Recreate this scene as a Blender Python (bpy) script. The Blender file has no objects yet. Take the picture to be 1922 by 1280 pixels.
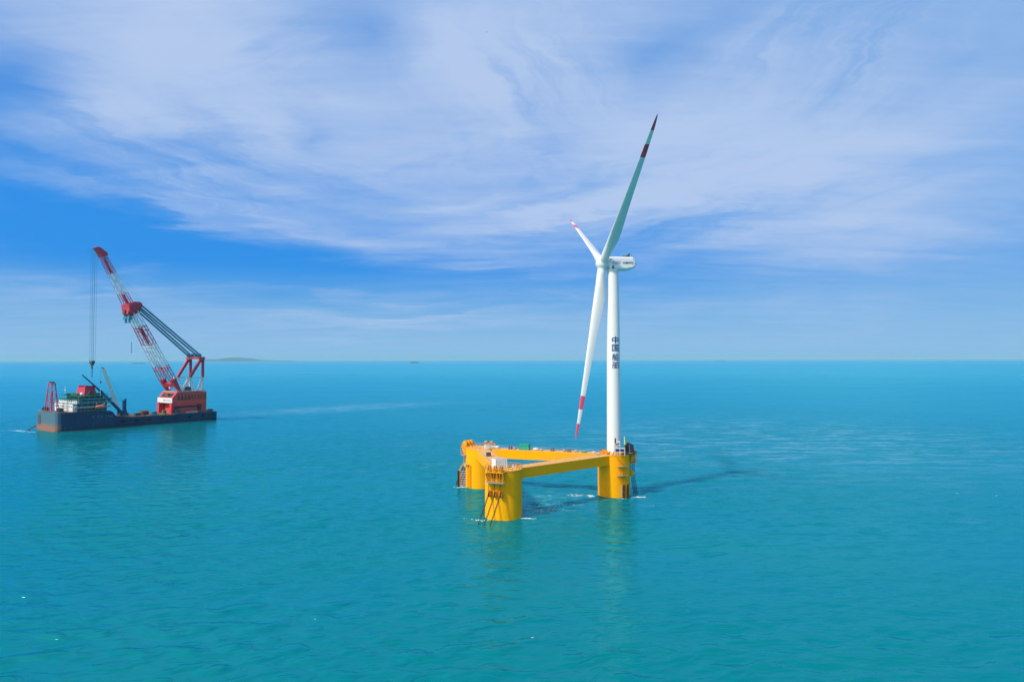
import bpy, bmesh, math, random
from mathutils import Vector, Matrix, noise
R = math.radians
random.seed(7)
sc = bpy.context.scene
col = sc.collection

# ------------------------------------------------------------------ camera
cam_d = bpy.data.cameras.new('camera')
cam = bpy.data.objects.new('camera', cam_d)
col.objects.link(cam)
cam_d.sensor_width = 36.0
cam_d.lens = 24.0
cam_d.clip_start = 1.0
cam_d.clip_end = 400000.0
cam.matrix_world = (Matrix.Translation((0, 0, 52.0)) @ Matrix.Rotation(R(90 + 1.574), 4, 'X') @ Matrix.Rotation(R(-0.101), 4, 'Z'))
sc.camera = cam

# ------------------------------------------------------------------ light, sky, exposure
SUN_EL = 46.0
SUN_AZ = (-0.78, -0.626)          # horizontal direction towards the sun
sun_d = bpy.data.lights.new('sun', 'SUN')
sun_d.energy = 4.2
sun_d.angle = R(3.6)
sun_d.color = (1.0, 0.94, 0.86)
sun = bpy.data.objects.new('sun', sun_d)
col.objects.link(sun)
sdir = Vector((SUN_AZ[0] * math.cos(R(SUN_EL)), SUN_AZ[1] * math.cos(R(SUN_EL)), math.sin(R(SUN_EL))))
sun.rotation_euler = sdir.to_track_quat('Z', 'Y').to_euler()
sun.location = (-100, -80, 200)

sc.view_settings.view_transform = 'Standard'
sc.view_settings.look = 'None'
sc.view_settings.exposure = 0.0
sc.view_settings.gamma = 1.0

w = bpy.data.worlds.new('World')
sc.world = w
w.use_nodes = True
N = w.node_tree.nodes
L = w.node_tree.links
N.clear()


def nn(tree, typ, **kw):
    n = tree.nodes.new(typ)
    for k, v in kw.items():
        if k.startswith('i_'):
            n.inputs[k[2:].replace('_', ' ')].default_value = v
        else:
            setattr(n, k, v)
    return n


def math_(tree, op, a, b=None, clamp=False):
    n = tree.nodes.new('ShaderNodeMath')
    n.operation = op
    n.use_clamp = clamp
    for i, q in enumerate((a, b)):
        if q is None:
            continue
        if isinstance(q, (int, float)):
            n.inputs[i].default_value = q
        else:
            tree.links.new(q, n.inputs[i])
    return n.outputs[0]


def mix_(tree, fac, a, b, typ='MIX'):
    n = tree.nodes.new('ShaderNodeMix')
    n.data_type = 'RGBA'
    n.blend_type = typ
    for s, q in ((0, fac), (6, a), (7, b)):
        if isinstance(q, (int, float)):
            n.inputs[s].default_value = q
        elif isinstance(q, tuple):
            n.inputs[s].default_value = q if len(q) == 4 else (*q, 1)
        else:
            tree.links.new(q, n.inputs[s])
    return n.outputs[2]


T = w.node_tree
sky = nn(T, 'ShaderNodeTexSky', sky_type='NISHITA', sun_disc=False, sun_elevation=R(SUN_EL),
         sun_rotation=math.atan2(SUN_AZ[0], SUN_AZ[1]), altitude=50.0, air_density=1.0, dust_density=0.6, ozone_density=3.0)
tc = nn(T, 'ShaderNodeTexCoord')
sep = nn(T, 'ShaderNodeSeparateXYZ')
L.new(tc.outputs['Generated'], sep.inputs[0])
X, Y, Z = sep.outputs
az = math_(T, 'ARCTAN2', X, Y)
el = math_(T, 'ARCSINE', Z)
# cloud sheet coordinates: the direction carried up to a flat layer
zc = math_(T, 'ADD', math_(T, 'ABSOLUTE', Z), 0.10)
cl = nn(T, 'ShaderNodeCombineXYZ')
L.new(math_(T, 'DIVIDE', X, zc), cl.inputs[0])
L.new(math_(T, 'DIVIDE', Y, zc), cl.inputs[1])
sph = nn(T, 'ShaderNodeCombineXYZ')
L.new(az, sph.inputs[0])
L.new(el, sph.inputs[1])


def mapped(src, rot=0.0, scale=(1, 1, 1), loc=(0, 0, 0), vt='POINT'):
    m = nn(T, 'ShaderNodeMapping', vector_type=vt)
    m.inputs['Location'].default_value = loc
    m.inputs['Rotation'].default_value = (0, 0, rot)
    m.inputs['Scale'].default_value = scale
    L.new(src, m.inputs['Vector'])
    return m.outputs[0]


def noise_(src, scale, detail=6, rough=0.55, dist=0.0, tree=T):
    n = nn(tree, 'ShaderNodeTexNoise')
    n.inputs['Scale'].default_value = scale
    n.inputs['Detail'].default_value = detail
    n.inputs['Roughness'].default_value = rough
    n.inputs['Distortion'].default_value = dist
    tree.links.new(src, n.inputs['Vector'])
    return n


# a warp that frays every edge
wn = noise_(mapped(cl.outputs[0], 0.35, (0.9, 1.5, 1)), 1.0, 5, 0.6, 0.4)
wv = nn(T, 'ShaderNodeVectorMath', operation='SUBTRACT')
L.new(wn.outputs['Color'], wv.inputs[0])
wv.inputs[1].default_value = (0.5, 0.5, 0.5)
wm = nn(T, 'ShaderNodeVectorMath', operation='MULTIPLY')
L.new(wv.outputs[0], wm.inputs[0])
wm.inputs[1].default_value = (0.30, 0.11, 0.0)
wa = nn(T, 'ShaderNodeVectorMath', operation='ADD')
L.new(sph.outputs[0], wa.inputs[0])
L.new(wm.outputs[0], wa.inputs[1])
SP = wa.outputs[0]


def blob(azc, elc, ra, re, tilt, amp):
    """a soft bank of cloud (or, amp < 0, a gap) at one place in the sky; degrees"""
    g = nn(T, 'ShaderNodeTexGradient', gradient_type='QUADRATIC_SPHERE')
    L.new(mapped(SP, R(tilt), (R(ra), R(re), 1), (R(azc), R(elc), 0), 'TEXTURE'), g.inputs[0])
    return math_(T, 'MULTIPLY', g.outputs['Fac'], amp)


# azimuth, elevation, half-sizes, tilt, amount
BANKS = [
    (-4, 27, 75, 21, 0, 1.35), (25, 16, 42, 11, 0, 0.6), (-36, 27, 24, 14, 0, 0.9), (36, 26, 20, 14, 0, 0.5),
    (-17, 17.0, 34, 10, -4, 1.25), (8, 21, 30, 13, 0, 0.85), (24, 14, 34, 12, 4, 1.30), (-4, 9.8, 20, 4.0, -2, 0.9),
    (-27, 22.5, 14, 8, 15, 1.0), (4, 12.5, 19, 2.4, 10, 0.95), (-19, 11.5, 13, 2.5, -14, 0.7), (-12, 9.6, 12, 1.8, -8, 0.7),
    (-8, 3.4, 24, 2.3, 2, 0.62), (-32, 5.0, 20, 1.8, 2, 0.62), (22, 4.0, 24, 2.0, 2, 0.45), (30, 8.5, 26, 5, 3, 0.75), (-3, 25, 7, 7, 30, 0.7),
    (-1, 7.6, 20, 1.8, -3, 0.5),
    (-5, 13.0, 14, 1.8, 5, 0.75), (-27, 11.6, 12, 1.7, -10, 0.7), (-31, 18, 8, 3, 5, 0.5), (17, 20, 12, 2.2, 6, 0.45), (24, 10.2, 20, 2.2, 5, 0.4), (-12, 20.5, 14, 1.6, 6, 0.35),
    (-34, 8.2, 16, 3.0, -8, -0.6), (-20, 3.0, 45, 3.8, 0, 0.55), (25, 3.0, 40, 3.4, 0, 0.35),
    (-11.5, 25.5, 8.5, 6.0, -12, -0.6), (13, 24.0, 13, 4.6, 8, -0.8), (-15, 18.2, 6, 2.6, -15, -0.55), (-38, 18.5, 7, 6, 30, -0.9),
    (30, 24, 10, 6, 0, -0.45), (-32, 9.8, 15, 3.4, -14, -0.85), (3, 17.4, 6, 1.9, 10, -0.45), (-22, 7.8, 20, 2.4, -7, -0.9), (-24, 6.3, 26, 1.9, -3, -0.65), (14, 6.3, 20, 1.5, 2, -0.35),
]
dens = None
for b in BANKS:
    o = blob(*b)
    dens = o if dens is None else math_(T, 'ADD', dens, o)
# long fibres drawn out along the wind, and softer puffs
fib = noise_(mapped(cl.outputs[0], R(-32), (0.55, 3.0, 1)), 1.3, 8, 0.62, 0.7).outputs['Fac']
fib2 = noise_(mapped(cl.outputs[0], R(-14), (0.8, 4.2, 1), (3.1, 5.7, 0)), 1.6, 9, 0.66, 0.35).outputs['Fac']
puf = noise_(mapped(cl.outputs[0], R(20), (1, 1.4, 1), (7, 2, 0)), 2.0, 6, 0.55, 0.3).outputs['Fac']
tex = math_(T, 'ADD', math_(T, 'MULTIPLY', math_(T, 'SUBTRACT', fib, 0.5), 1.9),
            math_(T, 'ADD', math_(T, 'MULTIPLY', math_(T, 'SUBTRACT', fib2, 0.5), 1.2), math_(T, 'MULTIPLY', math_(T, 'SUBTRACT', puf, 0.5), 1.0)))


def fibres(deg, sx, sy, place, loc, gain_):
    """streaks lying along one slant, only within one part of the sky"""
    n_ = noise_(mapped(mapped(SP, R(-deg)), 0, (sx, sy, 1), loc), 1.0, 11, 0.64, 0.45).outputs['Fac']
    return math_(T, 'MULTIPLY', math_(T, 'MULTIPLY', math_(T, 'SUBTRACT', n_, 0.46), gain_), blob(*place, 0, 1.0))


loc_f = None
for q in (fibres(-15, 2.6, 19, (-26, 14, 34, 15), (1, 2, 0), 4.2), fibres(11, 2.4, 22, (12, 13, 38, 13), (5, 1, 0), 4.6), fibres(-52, 3.5, 17, (1, 23, 17, 12), (2, 8, 0), 4.0),
          fibres(38, 3.4, 17, (26, 23, 20, 12), (9, 4, 0), 3.2), fibres(24, 4, 15, (-24, 25, 18, 11), (4, 4, 0), 3.4), fibres(2, 2.6, 46, (-5, 4, 55, 4.5), (4, 14, 0), 1.7)):
    loc_f = q if loc_f is None else math_(T, 'ADD', loc_f, q)
tex = math_(T, 'ADD', math_(T, 'MULTIPLY', tex, 0.45), loc_f)
amount = math_(T, 'ADD', math_(T, 'ADD', math_(T, 'MULTIPLY', dens, 0.47), math_(T, 'MULTIPLY', tex, 0.50)), 0.13)
mr = nn(T, 'ShaderNodeMapRange', interpolation_type='SMOOTHSTEP')
L.new(amount, mr.inputs[0])
mr.inputs[1].default_value = -0.12
mr.inputs[2].default_value = 1.05
mr.inputs[3].default_value = 0.0
mr.inputs[4].default_value = 0.92
cover = mr.outputs[0]
rp = nn(T, 'ShaderNodeValToRGB')
cr_ = rp.color_ramp
elr = nn(T, 'ShaderNodeMapRange')
L.new(el, elr.inputs[0])
elr.inputs[1].default_value = R(-2)
elr.inputs[2].default_value = R(60)
L.new(elr.outputs[0], rp.inputs[0])


def ep(deg):
    return (deg + 2) / 62.0


stops = [(0.0, (.23, .52, .86)), (1.2, (.23, .50, .82)), (3.5, (.14, .42, .79)), (7.5, (.012, .275, .83)), (12, (.015, .275, .83)), (20, (.085, .30, .78)), (30, (.10, .31, .76)), (60, (.04, .16, .55))]
cr_.elements[0].position = ep(stops[0][0])
cr_.elements[0].color = (*stops[0][1], 1)
cr_.elements[1].position = 1.0
cr_.elements[1].color = (*stops[-1][1], 1)
for d_, c_ in stops[1:-1]:
    e_ = cr_.elements.new(ep(d_))
    e_.color = (*c_, 1)
azr = nn(T, 'ShaderNodeMapRange', interpolation_type='SMOOTHSTEP')
L.new(az, azr.inputs[0])
azr.inputs[1].default_value = R(-5)
azr.inputs[2].default_value = R(45)
azr.inputs[4].default_value = 0.42
side = mix_(T, azr.outputs[0], rp.outputs[0], (.20, .47, .80, 1))
gain = mix_(T, 1.0, side, (9.9, 9.9, 9.9, 1), 'MULTIPLY')
blue = mix_(T, 0.08, gain, sky.outputs[0])
cloudc = mix_(T, cover, (3.5, 5.3, 8.4, 1), (4.9, 6.15, 8.6, 1))
skyc = mix_(T, cover, blue, cloudc)
# warm glow added round the sun in the unseen sky, lifting shaded sides
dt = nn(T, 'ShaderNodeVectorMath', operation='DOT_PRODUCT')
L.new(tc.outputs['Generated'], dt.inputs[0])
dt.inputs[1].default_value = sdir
added_glow = math_(T, 'POWER', math_(T, 'MAXIMUM', dt.outputs['Value'], 0.0), 3.5)
skyc = mix_(T, added_glow, skyc, (20.0, 15.5, 11.0, 1))
bg = nn(T, 'ShaderNodeBackground')
bg.inputs['Strength'].default_value = 0.1
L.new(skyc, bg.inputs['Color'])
wo = nn(T, 'ShaderNodeOutputWorld')
L.new(bg.outputs[0], wo.inputs['Surface'])

# ------------------------------------------------------------------ materials
MATS = {}


def mat(name, c, rough=0.5, metal=0.0, dirt=0.12, dscale=0.6, streak=0.0, sc_=(0.25, 0.12, 0.04), spec=0.5, bump=0.0):
    """plain painted or bare surface with weathering from noise"""
    if name in MATS:
        return MATS[name]
    m = bpy.data.materials.new(name)
    m.use_nodes = True
    t = m.node_tree
    p = t.nodes['Principled BSDF']
    p.inputs['Roughness'].default_value = rough
    p.inputs['Metallic'].default_value = metal
    p.inputs['Specular IOR Level'].default_value = spec
    co = nn(t, 'ShaderNodeTexCoord')
    n1 = noise_(co.outputs['Object'], dscale, 6, 0.6, 0.3, t)
    dark = tuple(q * (1 - dirt * 2.2) for q in c)
    lite = tuple(min(1, q * (1 + dirt * 0.5)) for q in c)
    colr = mix_(t, n1.outputs['Fac'], (*dark, 1), (*lite, 1))
    if streak > 0:
        mp = nn(t, 'ShaderNodeMapping')
        mp.inputs['Scale'].default_value = (1.6, 1.6, 0.10)
        t.links.new(co.outputs['Object'], mp.inputs[0])
        n2 = noise_(mp.outputs[0], 1.0, 7, 0.7, 0.1, t)
        r = nn(t, 'ShaderNodeMapRange')
        t.links.new(n2.outputs['Fac'], r.inputs[0])
        r.inputs[1].default_value = 0.52
        r.inputs[2].default_value = 0.80
        r.inputs[4].default_value = streak
        colr = mix_(t, r.outputs[0], colr, (*sc_, 1))
    t.links.new(colr, p.inputs['Base Color'])
    if bump > 0:
        b = nn(t, 'ShaderNodeBump')
        b.inputs['Strength'].default_value = bump
        b.inputs['Distance'].default_value = 0.1
        t.links.new(n1.outputs['Fac'], b.inputs['Height'])
        t.links.new(b.outputs[0], p.inputs['Normal'])
    MATS[name] = m
    return m


yellow = mat('yellow_paint', (0.95, 0.405, 0.0), 0.5, dirt=0.05, dscale=0.15, streak=0.30, sc_=(0.45, 0.15, 0.01), spec=0.12)
yellow_d = mat('yellow_fitting', (0.84, 0.33, 0.0), 0.5, dirt=0.12, spec=0.3)
tan_deck = mat('deck_coating', (0.70, 0.40, 0.13), 0.85, dirt=0.18, dscale=0.5)
white_t = mat('white_gelcoat', (0.71, 0.705, 0.69), 0.32, dirt=0.02, dscale=0.1)
white_p = mat('white_paint', (0.72, 0.73, 0.72), 0.5, dirt=0.08, streak=0.15)
red_t = mat('red_band', (0.66, 0.07, 0.12), 0.4, dirt=0.04)
navy = mat('navy_lettering', (0.006, 0.045, 0.16), 0.5, dirt=0.03)
navy_b = mat('blue_lettering', (0.0, 0.03, 0.34), 0.5, dirt=0.03)
chainm = mat('chain_steel', (0.05, 0.045, 0.04), 0.6, 0.6, dirt=0.3)
black_r = mat('black_rubber', (0.02, 0.02, 0.025), 0.8, dirt=0.3)
tarp = mat('black_tarpaulin', (0.018, 0.02, 0.035), 0.7, dirt=0.3, bump=0.4)
greenm = mat('green_tarpaulin', (0.0, 0.33, 0.22), 0.6, dirt=0.1)
greyd = mat('dark_grey_steel', (0.07, 0.08, 0.09), 0.6, dirt=0.25)
greyl = mat('light_grey_steel', (0.42, 0.43, 0.44), 0.6, dirt=0.15)
bluep = mat('blue_panel', (0.01, 0.09, 0.28), 0.5, dirt=0.1)
pinkm = mat('pale_bundle', (0.6, 0.38, 0.30), 0.8, dirt=0.3, dscale=2)
hullm = mat('hull_blue', (0.004, 0.042, 0.115), 0.6, dirt=0.30, dscale=0.12, streak=0.35, sc_=(0.04, 0.07, 0.10))
deckm = mat('ship_deck', (0.14, 0.085, 0.075), 0.9, dirt=0.3, dscale=0.3)
ship_green = mat('ship_green', (0.0, 0.16, 0.11), 0.6, dirt=0.25)
lit_red = mat('crane_red_lit', (0.62, 0.04, 0.06), 0.5, dirt=0.12, dscale=0.3)  # lighter copy of the crane red, sunlight on the house front put into colour
ship_red = mat('crane_red', (0.52, 0.032, 0.065), 0.5, dirt=0.15, dscale=0.3)
house_red = mat('house_red', (0.72, 0.08, 0.06), 0.55, dirt=0.14, dscale=0.25, streak=0.5, sc_=(0.25, 0.10, 0.03))
boom_white = mat('boom_white', (0.62, 0.66, 0.66), 0.5, dirt=0.1)
cable_m = mat('cable_steel', (0.015, 0.22, 0.34), 0.6, 0.0, dirt=0.15)
blue_crane = mat('blue_crane', (0.008, 0.065, 0.17), 0.5, dirt=0.2)
yel_crane = mat('weathered_yellow', (0.55, 0.38, 0.12), 0.6, dirt=0.2)
orange = mat('orange_boat', (0.70, 0.20, 0.12), 0.45, dirt=0.08)
rustm = mat('rust', (0.22, 0.09, 0.05), 0.85, dirt=0.35, dscale=0.8)
glass_d = mat('dark_glass', (0.015, 0.03, 0.045), 0.15, dirt=0.05)
hillm = mat('hill_haze_blue', (0.01, 0.055, 0.10), 0.95, dirt=0.3, dscale=0.001)  # distance haze put into the hill colour as blue
rockm = mat('dark_rock', (0.05, 0.055, 0.05), 0.9, dirt=0.3, dscale=0.05)
birdm = mat('bird_feather', (0.10, 0.10, 0.11), 0.8)
tealm = mat('teal_paint', (0.06, 0.22, 0.26), 0.5)


# ------------------------------------------------------------------ mesh helpers
class MB:
    def __init__(s):
        s.b = bmesh.new()
        s.mi = 0

    def _f(s, vs):
        try:
            f = s.b.faces.new(vs)
            f.material_index = s.mi
            return f
        except ValueError:
            return None

    def poly(s, bottom, top):
        """prism between two equal rings (lists of points)"""
        a = [s.b.verts.new(p) for p in bottom]
        c = [s.b.verts.new(p) for p in top]
        n = len(a)
        for i in range(n):
            s._f((a[i], a[(i + 1) % n], c[(i + 1) % n], c[i]))
        s._f(a[::-1])
        s._f(c)
        return s

    def box(s, c, size, rz=0.0, taper=1.0, ty=None):
        sx, sy, sz = (q / 2 for q in size)
        ty = taper if ty is None else ty
        cr, sr = math.cos(rz), math.sin(rz)

        def P(x, y, z):
            return (c[0] + x * cr - y * sr, c[1] + x * sr + y * cr, c[2] + z)
        k = ((-1, -1), (1, -1), (1, 1), (-1, 1))
        s.poly([P(sx * i, sy * j, -sz) for i, j in k], [P(sx * i * taper, sy * j * ty, sz) for i, j in k])
        return s

    def bevel_box(s, c, size, rz=0.0, bv=0.1):
        t = bmesh.new()
        bmesh.ops.create_cube(t, size=1.0)
        for v in t.verts:
            v.co = Vector((v.co.x * size[0], v.co.y * size[1], v.co.z * size[2]))
        bmesh.ops.bevel(t, geom=t.edges[:], offset=bv, segments=2, affect='EDGES', profile=0.6)
        bmesh.ops.transform(t, matrix=Matrix.Translation(c) @ Matrix.Rotation(rz, 4, 'Z'), verts=t.verts[:])
        s.merge(t)
        return s

    def merge(s, t):
        vm = {}
        for v in t.verts:
            vm[v] = s.b.verts.new(v.co)
        for f in t.faces:
            s._f([vm[v] for v in f.verts])
        t.free()

    def tube(s, a, b, r, r2=None, n=6, cap=True):
        a, b = Vector(a), Vector(b)
        r2 = r if r2 is None else r2
        d = (b - a)
        if d.length < 1e-6:
            return s
        d.normalize()
        q = Vector((0, 0, 1)) if abs(d.z) < 0.95 else Vector((1, 0, 0))
        e1 = d.cross(q).normalized()
        e2 = d.cross(e1)
        ra, rb = [], []
        for i in range(n):
            t = 2 * math.pi * (i + 0.5) / n
            o = e1 * math.cos(t) + e2 * math.sin(t)
            ra.append(a + o * r)
            rb.append(b + o * r2)
        s.poly(ra, rb)
        return s

    def path(s, pts, r, n=6):
        for a, b in zip(pts, pts[1:]):
            s.tube(a, b, r, n=n)
        return s

    def lathe(s, prof, c=(0, 0, 0), n=48, a0=0.0):
        """profile of (radius, z)"""
        rings = []
        for r, z in prof:
            rings.append([s.b.verts.new((c[0] + r * math.cos(a0 + 2 * math.pi * i / n), c[1] + r * math.sin(a0 + 2 * math.pi * i / n), c[2] + z)) for i in range(n)])
        for A, B in zip(rings, rings[1:]):
            for i in range(n):
                s._f((A[i], A[(i + 1) % n], B[(i + 1) % n], B[i]))
        s._f(rings[0][::-1])
        s._f(rings[-1])
        return s

    def loft(s, rings, caps=True, mis=None):
        vr = [[s.b.verts.new(p) for p in ring] for ring in rings]
        n = len(vr[0])
        for k, (A, B) in enumerate(zip(vr, vr[1:])):
            if mis:
                s.mi = mis[k]
            for i in range(n):
                s._f((A[i], A[(i + 1) % n], B[(i + 1) % n], B[i]))
        if caps:
            s._f(vr[0][::-1])
            s._f(vr[-1])
        return s

    def ring(s, c, nrm, R0, r, n=14, k=6, arc=2 * math.pi, a0=0.0, up=None):
        """torus (or arc of one)"""
        c = Vector(c)
        nrm = Vector(nrm).normalized()
        q = Vector(up) if up else (Vector((0, 0, 1)) if abs(nrm.z) < 0.9 else Vector((1, 0, 0)))
        e1 = (q - nrm * q.dot(nrm)).normalized()
        e2 = nrm.cross(e1)
        pts = []
        for i in range(n + 1):
            t = a0 + arc * i / n
            pts.append(c + (e1 * math.cos(t) + e2 * math.sin(t)) * R0)
        s.path(pts, r, k)
        return s

    def xform(s, M):
        bmesh.ops.transform(s.b, matrix=M, verts=s.b.verts[:])
        return s

    def build(s, name, m, parent=None, smooth=False, label=None):
        bmesh.ops.recalc_face_normals(s.b, faces=s.b.faces[:])
        me = bpy.data.meshes.new(name)
        s.b.to_mesh(me)
        s.b.free()
        for q in (m if isinstance(m, (list, tuple)) else [m]):
            me.materials.append(q)
        if smooth:
            for p in me.polygons:
                p.use_smooth = True
            try:
                me.set_sharp_from_angle(angle=R(40))
            except Exception:
                pass
        o = bpy.data.objects.new(name, me)
        col.objects.link(o)
        if parent:
            o.parent = parent
        if label:
            o['label'] = label
        return o


def tag(o, label=None, cat=None, group=None, kind=None):
    for k, v in (('label', label), ('category', cat), ('group', group), ('kind', kind)):
        if v:
            o[k] = v
    return o


def empty(name, loc=(0, 0, 0), rz=0.0, label=None, cat=None, group=None):
    o = bpy.data.objects.new(name, None)
    o.location = loc
    o.rotation_euler = (0, 0, rz)
    o.empty_display_size = 2
    col.objects.link(o)
    return tag(o, label, cat, group)


def text_mesh(body, size, bold=0.0, shear=0.0, extrude=0.0, spacing=1.0):
    """a bmesh of lettering in the xy plane, centred"""
    cu = bpy.data.curves.new('lettering', 'FONT')
    cu.body = body
    cu.size = size
    cu.offset = bold
    cu.shear = shear
    cu.extrude = extrude
    cu.space_character = spacing
    cu.align_x = 'CENTER'
    cu.align_y = 'CENTER'
    o = bpy.data.objects.new('lettering', cu)
    col.objects.link(o)
    dg = bpy.context.evaluated_depsgraph_get()
    me = bpy.data.meshes.new_from_object(o.evaluated_get(dg))
    b = bmesh.new()
    b.from_mesh(me)
    bpy.data.objects.remove(o)
    bpy.data.curves.remove(cu)
    bpy.data.meshes.remove(me)
    return b


def fit_bm(b, w_, h_):
    """scale a text bmesh to a given width and height round its centre"""
    xs = [v.co.x for v in b.verts]
    ys = [v.co.y for v in b.verts]
    cx, cy = (min(xs) + max(xs)) / 2, (min(ys) + max(ys)) / 2
    fx, fy = w_ / (max(xs) - min(xs)), h_ / (max(ys) - min(ys))
    for v in b.verts:
        v.co.x = (v.co.x - cx) * fx
        v.co.y = (v.co.y - cy) * fy
    return b


# ------------------------------------------------------------------ sea
def sea_material():
    m = bpy.data.materials.new('sea_water')
    m.use_nodes = True
    t = m.node_tree
    p = t.nodes['Principled BSDF']
    ge = nn(t, 'ShaderNodeNewGeometry')
    P = ge.outputs['Position']

    def mp(scale, rot=0.0, loc=(0, 0, 0)):
        q = nn(t, 'ShaderNodeMapping')
        q.inputs['Scale'].default_value = scale
        q.inputs['Rotation'].default_value = (0, 0, rot)
        q.inputs['Location'].default_value = loc
        t.links.new(P, q.inputs[0])
        return q.outputs[0]

    def rng(src, a, b, c=0.0, d=1.0, it='SMOOTHSTEP'):
        q = nn(t, 'ShaderNodeMapRange', interpolation_type=it)
        t.links.new(src, q.inputs[0])
        for i, v in zip((1, 2, 3, 4), (a, b, c, d)):
            q.inputs[i].default_value = v
        return q.outputs[0]

    def N_(vec, det=4, rough=0.55, dist=0.0):
        return noise_(vec, 1.0, det, rough, dist, t).outputs['Fac']
    # water colour: silt-laden turquoise, bluer with distance offshore
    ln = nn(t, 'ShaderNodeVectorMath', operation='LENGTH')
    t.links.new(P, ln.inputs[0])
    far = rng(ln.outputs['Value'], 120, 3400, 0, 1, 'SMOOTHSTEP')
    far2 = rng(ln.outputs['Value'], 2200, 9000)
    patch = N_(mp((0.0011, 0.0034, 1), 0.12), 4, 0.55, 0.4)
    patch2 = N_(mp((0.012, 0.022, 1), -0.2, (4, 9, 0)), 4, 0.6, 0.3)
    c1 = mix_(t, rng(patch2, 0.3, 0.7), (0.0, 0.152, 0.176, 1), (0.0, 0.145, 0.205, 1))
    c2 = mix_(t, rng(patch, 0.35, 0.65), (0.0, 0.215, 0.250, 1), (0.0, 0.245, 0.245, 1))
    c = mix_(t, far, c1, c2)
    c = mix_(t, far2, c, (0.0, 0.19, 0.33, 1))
    # thin foam streaks and current lines
    f1 = N_(mp((0.055, 0.34, 1), 0.30), 8, 0.7, 0.8)
    f2 = N_(mp((0.010, 0.020, 1), 0.5, (3, 1, 0)), 3, 0.5, 0.3)
    foam = math_(t, 'MULTIPLY', rng(f1, 0.52, 0.80), rng(f2, 0.50, 0.70))
    foam = math_(t, 'MULTIPLY', foam, rng(ln.outputs['Value'], 190, 300))
    c = mix_(t, math_(t, 'MULTIPLY', foam, 0.34), c, (0.50, 0.58, 0.66, 1))

    def zone(x, y, lx, ly, rot):
        g_ = nn(t, 'ShaderNodeTexGradient', gradient_type='QUADRATIC_SPHERE')
        q_ = nn(t, 'ShaderNodeMapping', vector_type='TEXTURE')
        q_.inputs['Location'].default_value = (x, y, 0)
        q_.inputs['Scale'].default_value = (lx, ly, 50)
        q_.inputs['Rotation'].default_value = (0, 0, rot)
        t.links.new(P, q_.inputs[0])
        t.links.new(q_.outputs[0], g_.inputs[0])
        return g_.outputs['Fac']
    # sheen painted as pale streaks right of the turbine, and the long pale wake the vessel has left
    st1 = rng(N_(mp((0.030, 0.11, 1), 0.12, (3, 3, 0)), 9, 0.72, 0.5), 0.44, 0.70)
    lines = math_(t, 'MULTIPLY', math_(t, 'MINIMUM', math_(t, 'MULTIPLY', zone(170, 460, 250, 260, -0.5), 2.2), 1.0), st1)
    wk = math_(t, 'MULTIPLY', math_(t, 'MINIMUM', math_(t, 'MULTIPLY', zone(-175, 750, 210, 75, 0.83), 2.2), 1.0), rng(N_(mp((0.05, 0.09, 1), 0.6, (8, 1, 0)), 8, 0.7, 0.4), 0.36, 0.62))
    c = mix_(t, math_(t, 'MULTIPLY', lines, 0.40), c, (0.36, 0.52, 0.66, 1))
    c = mix_(t, math_(t, 'MULTIPLY', wk, 0.30), c, (0.40, 0.56, 0.68, 1))
    # churned, paler water drifting between the three columns
    ch = nn(t, 'ShaderNodeTexGradient', gradient_type='QUADRATIC_SPHERE')
    cm = nn(t, 'ShaderNodeMapping', vector_type='TEXTURE')
    cm.inputs['Location'].default_value = (16, 256, 0)
    cm.inputs['Scale'].default_value = (44, 36, 10)
    cm.inputs['Rotation'].default_value = (0, 0, 0.5)
    t.links.new(P, cm.inputs[0])
    t.links.new(cm.outputs[0], ch.inputs[0])
    churn = math_(t, 'MULTIPLY', ch.outputs['Fac'], rng(N_(mp((0.07, 0.20, 1), 0.35, (2, 2, 0)), 6, 0.62, 2.2), 0.50, 0.78))
    c = mix_(t, math_(t, 'MULTIPLY', churn, 0.9), c, (0.25, 0.50, 0.56, 1))
    # wind ripples: calm and ruffled areas
    gust = rng(N_(mp((0.0032, 0.010, 1), 0.25, (1, 3, 0)), 4, 0.6, 0.5), 0.34, 0.66, 0.45, 1.15)
    w1 = N_(mp((0.17, 0.40, 1), 0.20), 2.0, 0.5, 0.5)
    w2 = N_(mp((0.42, 0.85, 1), -0.25, (5, 0, 0)), 3, 0.55, 0.4)
    w3 = N_(mp((0.050, 0.13, 1), 0.34, (0, 7, 0)), 2, 0.5, 0.5)
    h = math_(t, 'ADD', math_(t, 'ADD', math_(t, 'MULTIPLY', w1, 0.24), math_(t, 'MULTIPLY', w2, 0.15)), math_(t, 'MULTIPLY', w3, 0.45))
    h = math_(t, 'MULTIPLY', h, gust)
    b = nn(t, 'ShaderNodeBump')
    b.inputs['Strength'].default_value = 1.0
    b.inputs['Distance'].default_value = 1.0
    t.links.new(h, b.inputs['Height'])
    rough_ = math_(t, 'ADD', rng(ln.outputs['Value'], 150, 3000, 0.14, 0.28), math_(t, 'MULTIPLY', churn, 0.4))
    # silty water: light scattered back from below, plus the mirror of the surface
    t.nodes.remove(p)
    di = nn(t, 'ShaderNodeBsdfDiffuse')
    t.links.new(c, di.inputs['Color'])
    t.links.new(b.outputs[0], di.inputs['Normal'])
    gl = nn(t, 'ShaderNodeBsdfAnisotropic')
    gl.inputs['Color'].default_value = (0.22, 0.88, 1.0, 1)
    t.links.new(rough_, gl.inputs['Roughness'])
    t.links.new(b.outputs[0], gl.inputs['Normal'])
    fr = nn(t, 'ShaderNodeFresnel')
    fr.inputs['IOR'].default_value = 1.5
    t.links.new(b.outputs[0], fr.inputs['Normal'])
    mx = nn(t, 'ShaderNodeMixShader')
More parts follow.
